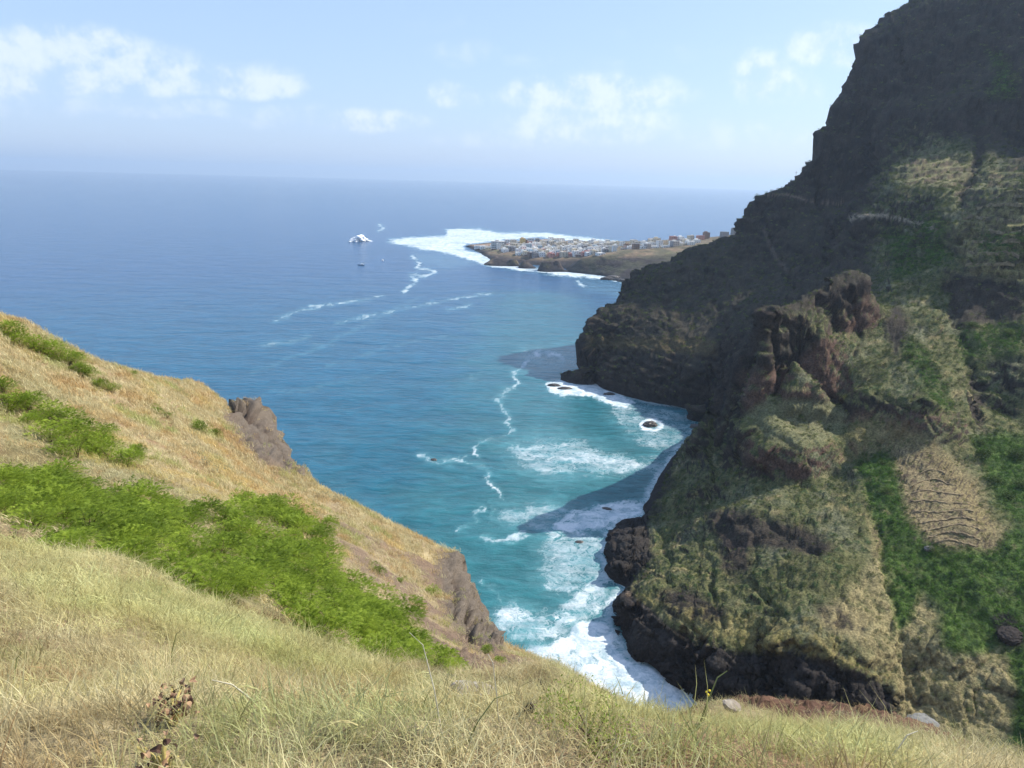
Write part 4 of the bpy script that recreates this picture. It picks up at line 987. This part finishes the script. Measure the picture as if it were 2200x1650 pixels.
def place_shrub(p, s, label, group=None, h=1.0, src=None):
    k = int(rng.integers(4))
    if first[k]: o = SHRUBS[k]; first[k] = False; o.location = p; o.rotation_euler = (0, 0, rng.uniform(0, 6.28)); o.scale = (s, s, s*h)
    else: o = copy_tree(SHRUBS[k], p, rng.uniform(0, 6.28), (s, s, s*h))
    o.location = (p[0], p[1], p[2]-.05*s); tag(o, label, 'shrub', group); return o
BAND = [(-20, 1005), (120, 1030), (250, 1048), (350, 1068), (470, 1095), (530, 1060), (600, 1080), (690, 1160), (730, 1235), (800, 1280), (870, 1340), (930, 1395), (985, 1445), (950, 1465), (860, 1425), (740, 1390), (650, 1350), (560, 1310), (450, 1280), (330, 1240), (200, 1190), (100, 1160), (-20, 1090)]
bx, by = [q.ravel() for q in np.meshgrid(np.arange(-20, 1020, 4.0), np.arange(940, 1480, 4.0))]
ins = inpoly(bx, by, BAND); bx, by = bx[ins], by[ins]; od = rng.permutation(len(bx)); placed = []
gap = [(440, 1120, 40), (520, 1180, 28), (640, 1215, 26), (700, 1120, 30), (590, 1065, 25)]
for i in od:
    if len(placed) >= 150: break
    if any(math.hypot(bx[i]-g[0], (by[i]-g[1])*1.3) < g[2] for g in gap): continue
    p = S_HILL.p(bx[i]+rng.uniform(-2, 2), by[i]+18, 14)
    if np.hypot(p[0], p[1]) < 12.5: continue
    if any((p[0]-q[0])**2+(p[1]-q[1])**2 < .88**2 for q in placed): continue
    placed.append(p)
    zone = 'upper left' if bx[i] < 330 else 'middle' if bx[i] < 660 else 'lower right'
    place_shrub(p, rng.uniform(.5, 1.08), 'feathery green shrub massed in the %s part of the broad diagonal shrub band' % zone, 'shrubs in the %s of the diagonal band' % zone, rng.uniform(.5, .84))
for x, y, s in [(8, 722, .9), (38, 735, .9), (70, 748, .85), (100, 765, .95), (132, 778, .9), (165, 800, .7), (190, 812, .75), (212, 828, .6), (150, 790, .8), (232, 845, .5)]:
    place_shrub(S_HILL.p(x, y), s*1.25, 'dense green shrub growing along the left skyline of the grassy ridge', 'shrubs along the left skyline', .8)
for x, y, s in [(10, 840, .9), (25, 880, 1), (60, 885, .9), (100, 900, 1), (135, 925, 1), (110, 950, 1.05), (160, 955, 1.1), (200, 965, 1), (235, 985, .95), (270, 1000, .85), (165, 985, .9), (60, 915, .8), (290, 985, .6), (225, 940, .7)]:
    place_shrub(S_HILL.p(x, y), s*.95, 'green shrub in the shorter upper band above the main shrub band', 'shrubs in the upper band', .9)
for x, y, s, lb in [(432, 925, .95, 'round green shrub on dry slope just left of the upper rock outcrop'), (462, 940, .7, 'small green shrub beside the round one left of the upper outcrop'), (338, 890, .6, 'low spreading green shrub on the bare golden slope above the shrub bands'),
                    (358, 897, .45, 'tiny green sprig right beside the low spreading shrub on golden slope'), (930, 1278, .55, 'lone leafy shrub on the brown slope near the lower rock outcrop'), (812, 1232, .45, 'small yellowish shrub on bare brown soil right of the band'),
                    (285, 806, .5, 'thin green sprigs breaking the skyline left of the straw knoll'), (700, 1130, .8, 'tall arching shrub at the upper right edge of the shrub band'), (640, 1120, .9, 'bushy shrub standing above the straw gap in the band'),
                    (1000, 1458, .28, 'last small shrub at the lower right tip of the diagonal band'), (1050, 1400, .3, 'bright yellow-green shrub at the foot of the lower outcrop'), (1075, 1420, .26, 'yellow-green bush just right of the outcrop foot'),
                    (1185, 1462, .3, 'small green bush on the brown shoulder close to the surf'), (860, 1250, .3, 'tiny green sprout on the brown slope beyond the band')]:
    o = place_shrub(S_HILL.p(x, y, 9, 15 if x > 900 else 0), s, lb, None, .85)
# grey-green sage cushions
sage0 = None
for x, y, s in [(440, 1000, .5), (465, 1012, .45), (420, 985, .4), (700, 1068, .5), (720, 1075, .45), (610, 1062, .4), (680, 1072, .4), (400, 965, .35), (1165, 1480, .25)]:
    p = S_HILL.p(x, y)
    if sage0 is None:
        me = leaf_ball(260, 1.0, rng, .16, .7, .3); me.materials.append(m_sage); sage0 = empty('sage_bush', p, 0, s)
        f = bpy.data.objects.new('foliage', me); col.objects.link(f); f.parent = sage0; bm_obj('stems', stems(rng, .4, .6, 5, .015), m_bark, sage0); o = sage0
    else: o = copy_tree(sage0, p, rng.uniform(0, 6), (s, s, s))
    tag(o, 'grey-green cushion bush in the dry grass near the skyline', 'shrub', 'grey-green cushion bushes')
# trees and big bushes across the ravine
t0 = None
for x, y, s, lb in [(1722, 898, 1.6, 'single dark bush on the flat grassy cap of the buttress'), (2112, 985, 3.2, 'rounded tree leading the green line down the ravine'), (2105, 955, 2.4, 'uppermost small tree of the green line in the ravine'), (2185, 985, 3.6, 'dark broad tree at the right edge inside the shaded ravine'),
                    (2140, 1035, 3, 'green tree halfway down the ravine line'), (2165, 1075, 2.8, 'spreading tree just above the lower meadow, ravine side'), (2195, 1045, 3, 'tree cut by the right edge halfway down the ravine'), (1955, 765, 2.6, 'bush at the top of the green streak right of the crag'),
                    (1985, 790, 2.4, 'bush in the middle of the green streak right of the crag'), (1850, 1000, 2.2, 'bush at the upper left corner of the green meadow'), (1895, 1000, 2, 'bush beside the brown terraces, upper meadow edge'), (2000, 1185, 2, 'bush at the foot of the brown terraces'),
                    (1905, 1060, 2.2, 'clump on the left half of the upper green strip'), (2195, 520, 3, 'tree on the highest green field at the right edge'), (2090, 700, 3, 'dark tree below the cliff of the hump'), (2170, 720, 3.2, 'large dark shrub in the shaded ravine head')]:
    p = S_MTN.p(x, y)
    if t0 is None:
        me = leaf_ball(900, 1.0, rng, .15, .8, .6, 7); me.materials.append(leaf_mat('tree_leaf', [(.025, .045, .010), (.05, .085, .016), (.085, .13, .025), (.12, .17, .04)], .3, use_tint=False)); t0 = empty('tree', p, 0, s)
        f = bpy.data.objects.new('crown', me); col.objects.link(f); f.parent = t0; f.location = (0, 0, .25); bm = bmesh.new(); tube(bm, [(0, 0, -.4), (.05, 0, .4), (0, .05, .8)], .07, .03, 6)
        tube(bm, [(0.03, 0, .3), (.3, .1, .7)], .04, .015, 5); tube(bm, [(0.03, 0, .35), (-.25, -.2, .75)], .04, .015, 5); bm_obj('trunk', bm, m_bark, t0); o = t0
    else: o = copy_tree(t0, p, rng.uniform(0, 6), (s, s, s*rng.uniform(.75, 1)))
    tag(o, lb, 'tree' if 'tree' in lb else 'bush')

# ================================================================== TOWN ON THE SPIT
rng = np.random.default_rng(21)
def flat(nm, c, r=.85): return plain_mat(nm, c, r, .15, .12, .4)
W = {'white': flat('white_render', (.85, .84, .80)), 'cream': flat('cream_render', (.66, .58, .44)), 'pink': flat('pink_render', (.58, .30, .24)), 'grey': flat('bare_concrete', (.33, .31, .30)),
     'yellow': flat('yellow_render', (.66, .48, .20)), 'brown': flat('brown_block', (.30, .21, .16)), 'blue': flat('pale_blue_render', (.45, .56, .62))}
m_win = plain_mat('window_dark', (.035, .04, .05), .3, .4, .2, .5); m_slab = flat('roof_slab', (.70, .66, .60)); m_terra = flat('terracotta', (.42, .19, .11))
def house_mesh(w, d, h, wall, flrs, kind):
    bm = bmesh.new(); bm_box(bm, -w/2, w/2, -d/2, d/2, -6, h, 0)
    for (a, b, c_, e) in ((-w/2, w/2, -d/2, -d/2+.2), (-w/2, w/2, d/2-.2, d/2), (-w/2, -w/2+.2, -d/2+.2, d/2-.2), (w/2-.2, w/2, -d/2+.2, d/2-.2)):
        bm_box(bm, a, b, c_, e, h+.002, h+.7, 0 if kind else 1)
    if kind == 1: bm_box(bm, -w*.3, w*.2, 0, d*.42, h+.004, h+2.6, 0)
    if kind == 2: bm_box(bm, w*.05, w*.4, -d*.4, d*.1, h+.004, h+2.3, 1)
    fh = h/flrs
    for f in range(flrs):
        z = fh*f+fh*.3
        for k in range(max(2, int(w/3.2))):
            x = -w/2+(k+.5)*w/max(2, int(w/3.2)); bm_box(bm, x-.55, x+.55, -d/2-.04, -d/2-.004, z, z+fh*.45, 2)
        for k in range(max(1, int(d/3.6))):
            y = -d/2+(k+.5)*d/max(1, int(d/3.6)); bm_box(bm, -w/2-.04, -w/2-.004, y-.5, y+.5, z, z+fh*.45, 2)
    me = bpy.data.meshes.new('house'); bm.normal_update(); bm.to_mesh(me); bm.free()
    for m in (wall, m_slab, m_win): me.materials.append(m)
    return me
protos = {}
for cn in W:
    for k in range(4):
        w, d = rng.uniform(7, 11), rng.uniform(7, 11); fl_ = [1, 2, 2, 3][k]
        protos[cn, k] = house_mesh(w, d, fl_*3.0, W[cn], fl_, k % 3)
LAB = {'white': 'small white-walled flat-roofed house packed into the distant seaside town', 'cream': 'small cream-coloured house among the packed roofs of the distant town', 'pink': 'small pink house among the pale roofs of the distant town',
       'grey': 'small unpainted grey concrete house in the distant town', 'yellow': 'small ochre-yellow house in the distant seaside town', 'brown': 'small brown bare-block house in the distant seaside town', 'blue': 'small pale blue house in the distant seaside town'}
def put_house(me, p, rz, label, group=None):
    o = bpy.data.objects.new('house', me); col.objects.link(o); o.location = p; o.rotation_euler = (0, 0, rz); return tag(o, label, 'house', group)
TOWN = [(1062, 531), (1120, 519), (1180, 519), (1240, 523), (1330, 524), (1400, 522), (1440, 519), (1490, 514), (1500, 526), (1440, 531), (1400, 536), (1330, 537), (1290, 548), (1230, 552), (1160, 553), (1110, 548), (1075, 541)]
hp = []; tries = 0; GRIDA = math.radians(14)
while len(hp) < 282 and tries < 16000:
    tries += 1; x, y = rng.uniform(1005, 1500), rng.uniform(513, 554)
    inn = inpoly(np.array([x]), np.array([y]), TOWN)[0] or (1010 < x < 1062 and 531 < y < 538 and rng.random() < .5)
    if not inn: continue
    if x > 1330 and rng.random() < .6: continue
    p = S_SPIT.p(x, y, 4)
    if p[2] < 3.0 or any((p[0]-q[0])**2+(p[1]-q[1])**2 < 8.2**2 for q in hp): continue
    hp.append(p); u = rng.random()
    zn = 'outer end' if x < 1130 else 'middle' if x < 1240 else 'inner end' if x < 1340 else 'hillside part'
    cn = 'white' if u < .46 else 'cream' if u < .74 else 'grey' if u < .84 else 'pink' if u < .90 else 'yellow' if u < .91 else 'brown' if u < .96 else 'blue'
    o = put_house(protos[cn, int(rng.integers(4))], p-[0, 0, .3], GRIDA+rng.choice([0, 1.5708])+rng.normal(0, .08), LAB[cn].replace('the distant', 'the %s of the distant' % zn), '%s houses in the %s of the town' % (cn, zn))
    k = rng.uniform(.95, 1.4); o.scale = (k, k, rng.uniform(.8, 1.25))
def big(x, y, w, d, h, cn, fl_, kind, lb, rz=GRIDA):
    return put_house(house_mesh(w, d, h, W[cn], fl_, kind), S_SPIT.p(x, y, 4)-[0, 0, .3], rz, lb)
big(1034, 533, 30, 9, 4.5, 'white', 1, 3, 'long low white hall near the outer tip of the spit', GRIDA*.3)
big(1122, 525, 11, 10, 13, 'yellow', 4, 1, 'tall ochre house standing over the roofs behind the hotel block')
big(1150, 543, 26, 10, 6.5, 'cream', 2, 3, 'long cream building in the middle of the town front')
big(1172, 546, 14, 10, 6.5, 'cream', 2, 2, 'cream building just right of the long cream one')
big(1200, 519, 24, 9, 7, 'pink', 2, 3, 'long pink building at the foot of the low hill')
big(1275, 524, 10, 9, 10, 'white', 3, 1, 'tall white house with roof room at the back of the town')
big(1395, 534, 34, 8, 4, 'white', 1, 3, 'long white wall-like building on the rising cliff edge')
big(1410, 523, 14, 12, 11, 'cream', 3, 1, 'cream house cluster where the town climbs the slope')
big(1446, 523, 12, 12, 14, 'pink', 4, 2, 'tall pink apartment house on the hillside right of the town')
big(1462, 522, 11, 11, 12, 'white', 4, 1, 'white apartment house right beside the tall pink one')
big(1482, 517, 12, 10, 10, 'cream', 3, 2, 'cream house above the dark headland rim')
big(1505, 516, 15, 10, 9, 'pink', 3, 3, 'pinkish house row near the dark headland rim')
big(1516, 513, 11, 11, 13, 'brown', 4, 1, 'brown tower-like house last of the lit hillside houses')
big(1555, 509, 14, 12, 10, 'grey', 3, 3, 'dark grey block on the far ridge, the lower of two')
big(1577, 502, 13, 12, 12, 'grey', 4, 1, 'dark grey block highest on the far ridge')
# the hotel block: a white frame over dark bays
hb = S_SPIT.p(1070, 536, 5); hotel = empty('hotel_building', (hb[0], hb[1], hb[2]-.5), GRIDA*.4)
tag(hotel, 'tall white apartment block with a grid of dark windows, largest in the town', 'building')
HW, HD_, HH, NF, NB = 27.0, 13.0, 17.5, 5, 9
bm = bmesh.new(); bm_box(bm, -HW/2, HW/2, -HD_/2, HD_/2, -6, HH); bm_obj('wall', bm, W['white'], hotel)
bm = bmesh.new(); bm_box(bm, -HW/2-.3, HW/2+.3, -HD_/2-.3, HD_/2+.3, HH+.003, HH+.5); bm_box(bm, -5, 2, -3, 3, HH+.503, HH+3.2); bm_obj('roof', bm, m_slab, hotel)
bm = bmesh.new(); bm_box(bm, -.95, .95, -.12, .0, -1.05, 1.05); wm = bm_obj('window', bm, m_win, hotel)
k = 0
for f in range(NF):
    for b in range(NB):
        o = wm if k == 0 else wm.copy(); k += 1
        if o is not wm: col.objects.link(o); o.parent = hotel
        o.location = (-HW/2+1.5+b*3.0, -HD_/2-.005, 2.0+f*3.4)
    for b in range(4):
        o = wm.copy(); col.objects.link(o); o.parent = hotel; o.rotation_euler = (0, 0, -1.5708); o.location = (-HW/2-.005, -HD_/2+1.8+b*3.1, 2.0+f*3.4)
for f in range(1, NF):
    bm = bmesh.new(); bm_box(bm, -HW/2, HW/2, -HD_/2-.9, -HD_/2-.003, f*3.4-.15, f*3.4+.1); bm_obj('balcony_slab', bm, W['white'], hotel)

# ================================================================== ON THE WATER
def rock_mesh(sx, sy, sz, seed, sub=4, rough=.35, cut=.0):
    bm = bmesh.new(); bmesh.ops.create_icosphere(bm, subdivisions=sub, radius=1.0); V_ = np.array([v.co[:] for v in bm.verts])
    d = 1+rough*fbm(V_+seed*3.1, 1.1, 3)+rough*.6*ridged(V_+seed*5.7, 2.3, 3)
    Q = V_*d[:, None]; Q = np.sign(Q)*np.abs(Q)**.9*np.array([sx, sy, sz])
    for v, q in zip(bm.verts, Q): v.co = q
    return bm
m_rock = plain_mat('wet_rock', (.035, .03, .028), .5, .4, .5, 1.5, (.075, .062, .052))
for i, (x, y, a, b, c_, lb) in enumerate([(1190, 829, 4.5, 2.5, 1.6, 'leftmost black rock in the surf off the headland tip'), (1214, 836, 5, 2.2, 1.6, 'low black rock second from the left off the headland tip'), (1236, 822, 6, 2.6, 2.2, 'long black rock awash closest to the headland point'),
        (1262, 824, 5, 3, 3.2, 'black rock touching the very tip of the headland'), (1308, 848, 4, 2, 1.6, 'small rock in the foam below the headland cliff'), (1397, 915, 4.2, 3.2, 2.8, 'lone black rock ringed with foam inside the shaded cove'),
        (1502, 920, 5.5, 3, 2.2, 'flat black rock at the inner shore of the cove'), (932, 988, 1.6, 1.2, .7, 'tiny rock awash alone in the open water'), (1245, 1166, 1.8, 1.2, .8, 'small dark rock in the shaded surf'), (1303, 1094, 2.4, 1.3, .8, 'small rock in the bright surf beside the buttress'),
        (1306, 601, 10, 5, 4, 'left rock of the far reef under the town cliff'), (1316, 600, 12, 5, 6, 'biggest rock of the far reef under the town cliff'), (1329, 603, 9, 4, 4, 'middle rock of the far reef beside the dark headland'), (1338, 605, 8, 4, 4, 'right rock of the far reef beside the dark headland')]):
    z = 0.0; p = atZ(x, y, z)
    o = bm_obj('sea_rock', rock_mesh(a, b, c_, i+1, 3 if a < 3 else 4), m_rock, None, False); o.location = p; o.rotation_euler = (0, 0, rng.uniform(-.4, .4)); tag(o, lb, 'rock')
m_hull = plain_mat('dark_hull', (.05, .07, .09), .4, .5); m_boat = plain_mat('white_paint', (.8, .8, .78), .4, .5)
def boat(p, L_, rz, label, hull):
    e = empty('fishing_boat', p, rz); tag(e, label, 'boat')
    bm = bmesh.new(); rows = []
    for t in np.linspace(0, 1, 9):
        x = (t-.5)*L_; w_ = L_*.16*(1-max(0, (t-.45)/.55)**2.2)*(.85+.15*min(1, t*5))+.02; sh = .9+.9*max(0, t-.4)**1.5
        rows.append([bm.verts.new(q) for q in ((x, -w_, sh), (x, -w_*.75, .1), (x, 0, -.35), (x, w_*.75, .1), (x, w_, sh))])
    for a, b in zip(rows[:-1], rows[1:]):
        for k in range(4): bm.faces.new((a[k], b[k], b[k+1], a[k+1]))
        bm.faces.new((a[4], b[4], b[0], a[0]))
    bm.faces.new(rows[0]); bmesh.ops.recalc_face_normals(bm, faces=bm.faces); bm_obj('hull', bm, hull, e)
    bm = bmesh.new(); bm_box(bm, -L_*.3, L_*.05, -L_*.09, L_*.09, .7, 2.6); bm_box(bm, -L_*.33, L_*.09, -L_*.11, L_*.11, 2.603, 2.75); bm_obj('cabin', bm, m_boat, e)
    bm = bmesh.new(); bm_box(bm, -L_*.06, L_*.053, -L_*.08, L_*.08, 1.7, 2.3); bm_obj('window', bm, m_win, e)
    bm = bmesh.new(); tube(bm, [(-L_*.1, 0, 2.7), (-L_*.1, 0, 5.2)], .07, .03); bm_obj('mast', bm, m_boat, e)
boat(atZ(776, 570, 0), 11.5, 3.3, 'white and dark fishing boat, the nearer of the two boats', m_hull)
boat(atZ(822, 560, 0), 6.5, 2.2, 'small white boat farther out, right of the larger boat', m_boat)
# breaking wave off the reef with its plume of spray
m_spray = plain_mat('spray_white', (.86, .87, .88), 1, 0)
def build_spray():
    bm = bmesh.new(); B = atZ(752, 520, 0); E = atZ(798, 518, 0); n_ = 34
    ax = E-B
    for k in range(n_):
        t = (k+.5)/n_; hgt = 15*math.sin(math.pi*min(1, t*1.05+.04))**.8*(1 if t < .6 else max(.15, 1-(t-.6)*1.9))
        for j in range(6):
            r_ = rng.uniform(1.2, 3.0)*(.5+hgt/15); q = B+ax*t+np.array([rng.normal(0, 1.5), rng.normal(0, 4), hgt*(j+.3)/6*rng.uniform(.75, 1.05)])
            rr_ = bmesh.ops.create_icosphere(bm, subdivisions=2, radius=r_)
            off = np.array([v.co[:] for v in rr_['verts']]); dd = 1+.35*fbm(off+q, .6, 3)
            for v, o_, d_ in zip(rr_['verts'], off, dd): v.co = Vector(q+o_*d_*np.array([1.2, 1, .8]))
    o = bm_obj('wave_spray', bm, m_spray, None, True); return stuff(o)
build_spray()

# ================================================================== SMALL THINGS ON THE SLOPES
m_stone = plain_mat('pale_stone', (.36, .32, .26), .9, .1, .4, 7, (.20, .165, .13))
def ground(x, y): return S_HILL.p(x, y)
p = ground(1015, 1513); o = bm_obj('boulder', rock_mesh(.26, .18, .12, 31, 4, .3), m_stone); o.location = p+[0, 0, .10]; o.rotation_euler = (.1, .05, -.15); tag(o, 'pale boulder half sunk in the dry grass above the cove', 'rock')
p = ground(1568, 1540); o = bm_obj('flat_stone', rock_mesh(.085, .06, .03, 8, 3, .3), m_stone); o.location = p+[0, 0, .12]; o.rotation_euler = (.2, .3, .5); tag(o, 'flat pale stone lying at the edge of the reddish soil', 'rock')
m_dead = plain_mat('dead_wood', (.05, .038, .03), .9, .1, .3, 30); m_pale = plain_mat('pale_stalk', (.62, .56, .42), .8, .1, .2, 20)
a, b, c_ = ground(1135, 1545)+[0, 0, .05], ground(1195, 1512)+[0, 0, .12], ground(1250, 1500)+[0, 0, .22]
bm = bmesh.new(); tube(bm, [a, (a+b)/2+[0, 0, .04], b], .022, .014); tube(bm, [b-[0, 0, .02], (b+c_)/2+[0, 0, .05], c_], .012, .005); tube(bm, [(a+b)/2, (a+b)/2+[-.1, .1, .14]], .01, .004)
tag(bm_obj('dead_branch', bm, m_dead), 'dark dead branch lying in the grass right of the boulder', 'branch')
# tall bent grass stalks that stand out singly
for x, y, hx, hz, mt, w_, lb in [(366, 1440, .10, .34, 'g', .006, 'dark upright grass stalk standing alone in the left foreground'), (950, 1590, -.12, .42, 'p', .003, 'long pale stalk leaning left below the tip of the shrub band'), (1000, 1600, .16, .20, 'g', .0035, 'arched greenish stalk in the middle of the foreground'),
        (565, 1525, -.22, .12, 'p', .006, 'bleached dry stalk lying across the foreground grass'), (1075, 1560, -.05, .30, 'p', .003, 'thin pale stalk rising in the centre foreground'), (1500, 1565, .10, .26, 'g', .005, 'bright green curved blade before the cove, right of centre'),
        (35, 1500, .05, .25, 'g', .004, 'thin green stalk near the left edge'), (1905, 1640, .12, .14, 'p', .005, 'pale curled stalk in the right foreground'), (640, 1470, .03, .26, 'g', .004, 'dark thin stalk between the dried plant and the shrub band')]:
    q = ground(x, y); bm = bmesh.new(); tube(bm, [q, q+[hx*.25, 0, hz*.5], q+[hx*.6, .02, hz*.9], q+[hx, .03, hz]], w_, w_*.3, 4)
    tag(bm_obj('grass_stalk', bm, m_pale if mt == 'p' else plain_mat('green_stalk', (.20, .22, .08), .7, .2)), lb, 'grass stalk')
# the withered plant with curled brown leaves
m_dry = plain_mat('withered_leaf', (.20, .12, .075), .8, .15, .3, 25, (.42, .27, .15)); m_dry2 = plain_mat('withered_leaf_dark', (.09, .05, .035), .8, .15, .3, 25)
def withered(x, y, n_, lb, sp):
    q = ground(x, y); e = empty('withered_plant', q); tag(e, lb, 'plant')
    bm = bmesh.new(); tips = []
    for _ in range(7):
        a_ = rng.uniform(0, 6.28); l_ = rng.uniform(.04, .15); tp = Vector((sp*math.cos(a_)*rng.uniform(.3, 1), sp*math.sin(a_)*rng.uniform(.3, 1), l_)); tube(bm, [(0, 0, -.03), tp*.5+Vector((0, 0, .03)), tp], .006, .003, 5); tips.append(tp)
    bm_obj('stem', bm, plain_mat('stem_yellow', (.42, .34, .12), .8, .1), e)
    for k in range(n_):
        bm = bmesh.new(); l_ = rng.uniform(.016, .038); w_ = l_*.40; cu = rng.uniform(.5, 1.3); g = []
        for i in range(4):
            t = i/3; ww = w_*math.sin(math.pi*(.12+.8*t))
            g.append([bm.verts.new((l_*(t-.5), s_*ww, -cu*l_*(t-.5)**2*2+abs(s_)*ww*cu*.7)) for s_ in (-1, 0, 1)])
        for r1, r2 in zip(g[:-1], g[1:]):
            for s_ in (0, 1): bm.faces.new((r1[s_], r2[s_], r2[s_+1], r1[s_+1]))
        tp = tips[k % 7]; o = bm_obj('leaf', bm, m_dry if rng.random() < .6 else m_dry2, e); f_ = rng.uniform(.45, 1.05)
        o.location = (tp.x*f_+rng.normal(0, .03), tp.y*f_+rng.normal(0, .02), tp.z*f_+.02+rng.normal(0, .012)); o.rotation_euler = tuple(rng.uniform(-1.6, 1.6, 2))+(rng.uniform(0, 6.28),)
withered(372, 1560, 60, 'withered plant with curled brown leaves in the left foreground', .14)
withered(350, 1672, 12, 'second withered plant with dark leaves cut by the bottom edge', .08)
# low yellow-green succulent
q = ground(1275, 1600); e = empty('succulent', q); tag(e, 'low yellow-green cushion plant in the centre right foreground', 'plant'); me = leaf_ball(1100, .20, rng, .07, .5, .4)
me.materials.append(leaf_mat('succulent_leaf', [(.12, .17, .03), (.26, .32, .06), (.42, .46, .10)], .3, use_tint=False)); f = bpy.data.objects.new('foliage', me); col.objects.link(f); f.parent = e; bm_obj('stems', stems(rng, .1, .15, 5, .006), m_bark, e)
q = ground(1517, 1532); bm = bmesh.new(); tube(bm, [q, q+[.01, 0, .1], q+[0, 0, .2]], .003, .002, 4); e = empty('yellow_flower', (0, 0, 0)); tag(e, 'small yellow flower on a thin stem against the white surf', 'flower'); bm_obj('stem', bm, m_pale, e)
bm = bmesh.new()
for k in range(4): bmesh.ops.create_icosphere(bm, subdivisions=1, radius=.012, matrix=Matrix.Translation(Vector(q+[rng.normal(0, .015), 0, .19+rng.normal(0, .02)])))
bm_obj('petals', bm, plain_mat('yellow_petal', (.75, .6, .06), .7, .1), e)
# power poles on the mountain
for x, y, h_, lb in [(1709, 386, 7.0, 'thin pole with crossbar on the skyline of the dark ridge'), (1881, 458, 8.5, 'lone pole beside the lit bend of the coast path')]:
    p = S_MTN.p(x, y); e = empty('utility_pole', p); tag(e, lb, 'pole'); bm = bmesh.new(); tube(bm, [(0, 0, -1), (0, 0, h_)], .16, .11); bm_obj('post', bm, m_dead, e)
    bm = bmesh.new(); bm_box(bm, -1.1, 1.1, -.08, .08, h_-1, h_-.82); bm_obj('crossbar', bm, m_dead, e)
m_drk = plain_mat('dark_lava', (.05, .042, .038), .95, .05, .4, 1)
p = S_MTN.p(1913, 50); o = bm_obj('rock_pinnacle', rock_mesh(2.2, 2.2, 6, 77, 3, .3), plain_mat('dark_rock', (.05, .042, .038), .9, .1, .4, 1)); o.location = p; tag(o, 'small upright rock spike on the mountain skyline', 'rock')
p = S_MTN.p(2172, 1368); o = bm_obj('boulder', rock_mesh(3.6, 2.6, 1.6, 55, 4, .4), m_drk); o.location = p; o.rotation_euler = (0, 0, .6); tag(o, 'dark boulder in the bright green meadow at the right edge', 'rock')
p = S_MTN.p(1998, 1180); o = bm_obj('boulder', rock_mesh(1.5, 1.2, 1.0, 57, 3, .4), plain_mat('grey_rock', (.22, .2, .18), .9, .1, .3, 1)); o.location = p; tag(o, 'small grey boulder between the terraces and the green meadow', 'rock')
p = S_MTN.p(1985, 1555); o = bm_obj('boulder', rock_mesh(4.2, 3.4, 1.6, 59, 4, .25), plain_mat('grey_slab', (.23, .225, .21), .9, .1, .2, 1)); o.location = p; tag(o, 'smooth grey rock slab low in the ravine above the foreground', 'rock')

# dry-stone terrace walls on the two cultivated slopes
m_wall = plain_mat('dry_stone', (.15, .115, .075), .95, .05, .4, .5, (.27, .21, .12))
def terrace_wall(pts, label, group, h=1.0, w=.7):
    P_ = []
    for (x0, y0), (x1, y1) in zip(pts[:-1], pts[1:]):
        n_ = max(2, int(math.hypot(x1-x0, y1-y0)/5))
        P_ += [S_MTN.p(x0+(x1-x0)*k/n_, y0+(y1-y0)*k/n_, 6) for k in range(n_)]
    P_ = np.array(P_); k_ = np.ones(5)/5
    if len(P_) > 8:
        Q_ = P_.copy()
        for c_ in range(3): Q_[2:-2, c_] = np.convolve(P_[:, c_], k_, 'valid')
        P_ = Q_
    bm = bmesh.new(); rows = []
    for i, p in enumerate(P_):
        u_ = p[:2]/np.hypot(*p[:2]); a_ = rng.uniform(.25, 1.4); b_ = rng.uniform(.5, 1.4)
        f_ = np.array([u_[0], u_[1], 0]); rows.append([bm.verts.new(q) for q in (p-f_*w*b_+[0, 0, -.9], p-f_*w*b_*.8+[0, 0, h*a_*.75], p+[0, 0, h*a_], p+f_*w*1.6+[0, 0, h*a_*.95], p+f_*w*1.8+[0, 0, -.9])])
    for a, b in zip(rows[:-1], rows[1:]):
        for k in range(4): bm.faces.new((a[k], b[k], b[k+1], a[k+1]))
    bm.faces.new(rows[0]); bm.faces.new(rows[-1]); bmesh.ops.recalc_face_normals(bm, faces=bm.faces)
    tag(bm_obj('terrace_wall', bm, m_wall), label, 'terrace wall', group)
ORD = ['topmost', 'second', 'third', 'fourth', 'fifth', 'sixth', 'seventh', 'eighth', 'lowest']
for k, (x0, x1, y) in enumerate([(1965, 2035, 1012), (1960, 2060, 1034), (1958, 2075, 1056), (1960, 2088, 1076), (1965, 2098, 1096), (1975, 2105, 1114), (1982, 2110, 1131), (1990, 2112, 1148), (2000, 2108, 1164)]):
    xs = np.linspace(x0, x1, 6); terrace_wall([(x, y+5*math.cos(i*1.1+k)+2.2*(i-2.5)**2*.5) for i, x in enumerate(xs)], '%s dry-stone terrace wall of the brown field beside the green meadow' % ORD[k], 'terrace walls of the brown field', .40, .34)
ORD2 = ['topmost', 'second', 'third', 'fourth', 'fifth', 'sixth', 'lowest']
for k, (x0, x1, y, dy) in enumerate([(2120, 2200, 428, -12), (2095, 2200, 447, -8), (2068, 2200, 468, 6), (2110, 2200, 497, 3), (2090, 2200, 519, 4), (2080, 2195, 543, 5), (2075, 2185, 566, 4)]):
    xs = np.linspace(x0, x1, 6); terrace_wall([(x, y+dy*(i/5)+3*math.cos(i*1.3+k)) for i, x in enumerate(xs)], '%s terrace wall of the high fields at the right edge' % ORD2[k], 'terrace walls of the high fields', 1.0, .8)
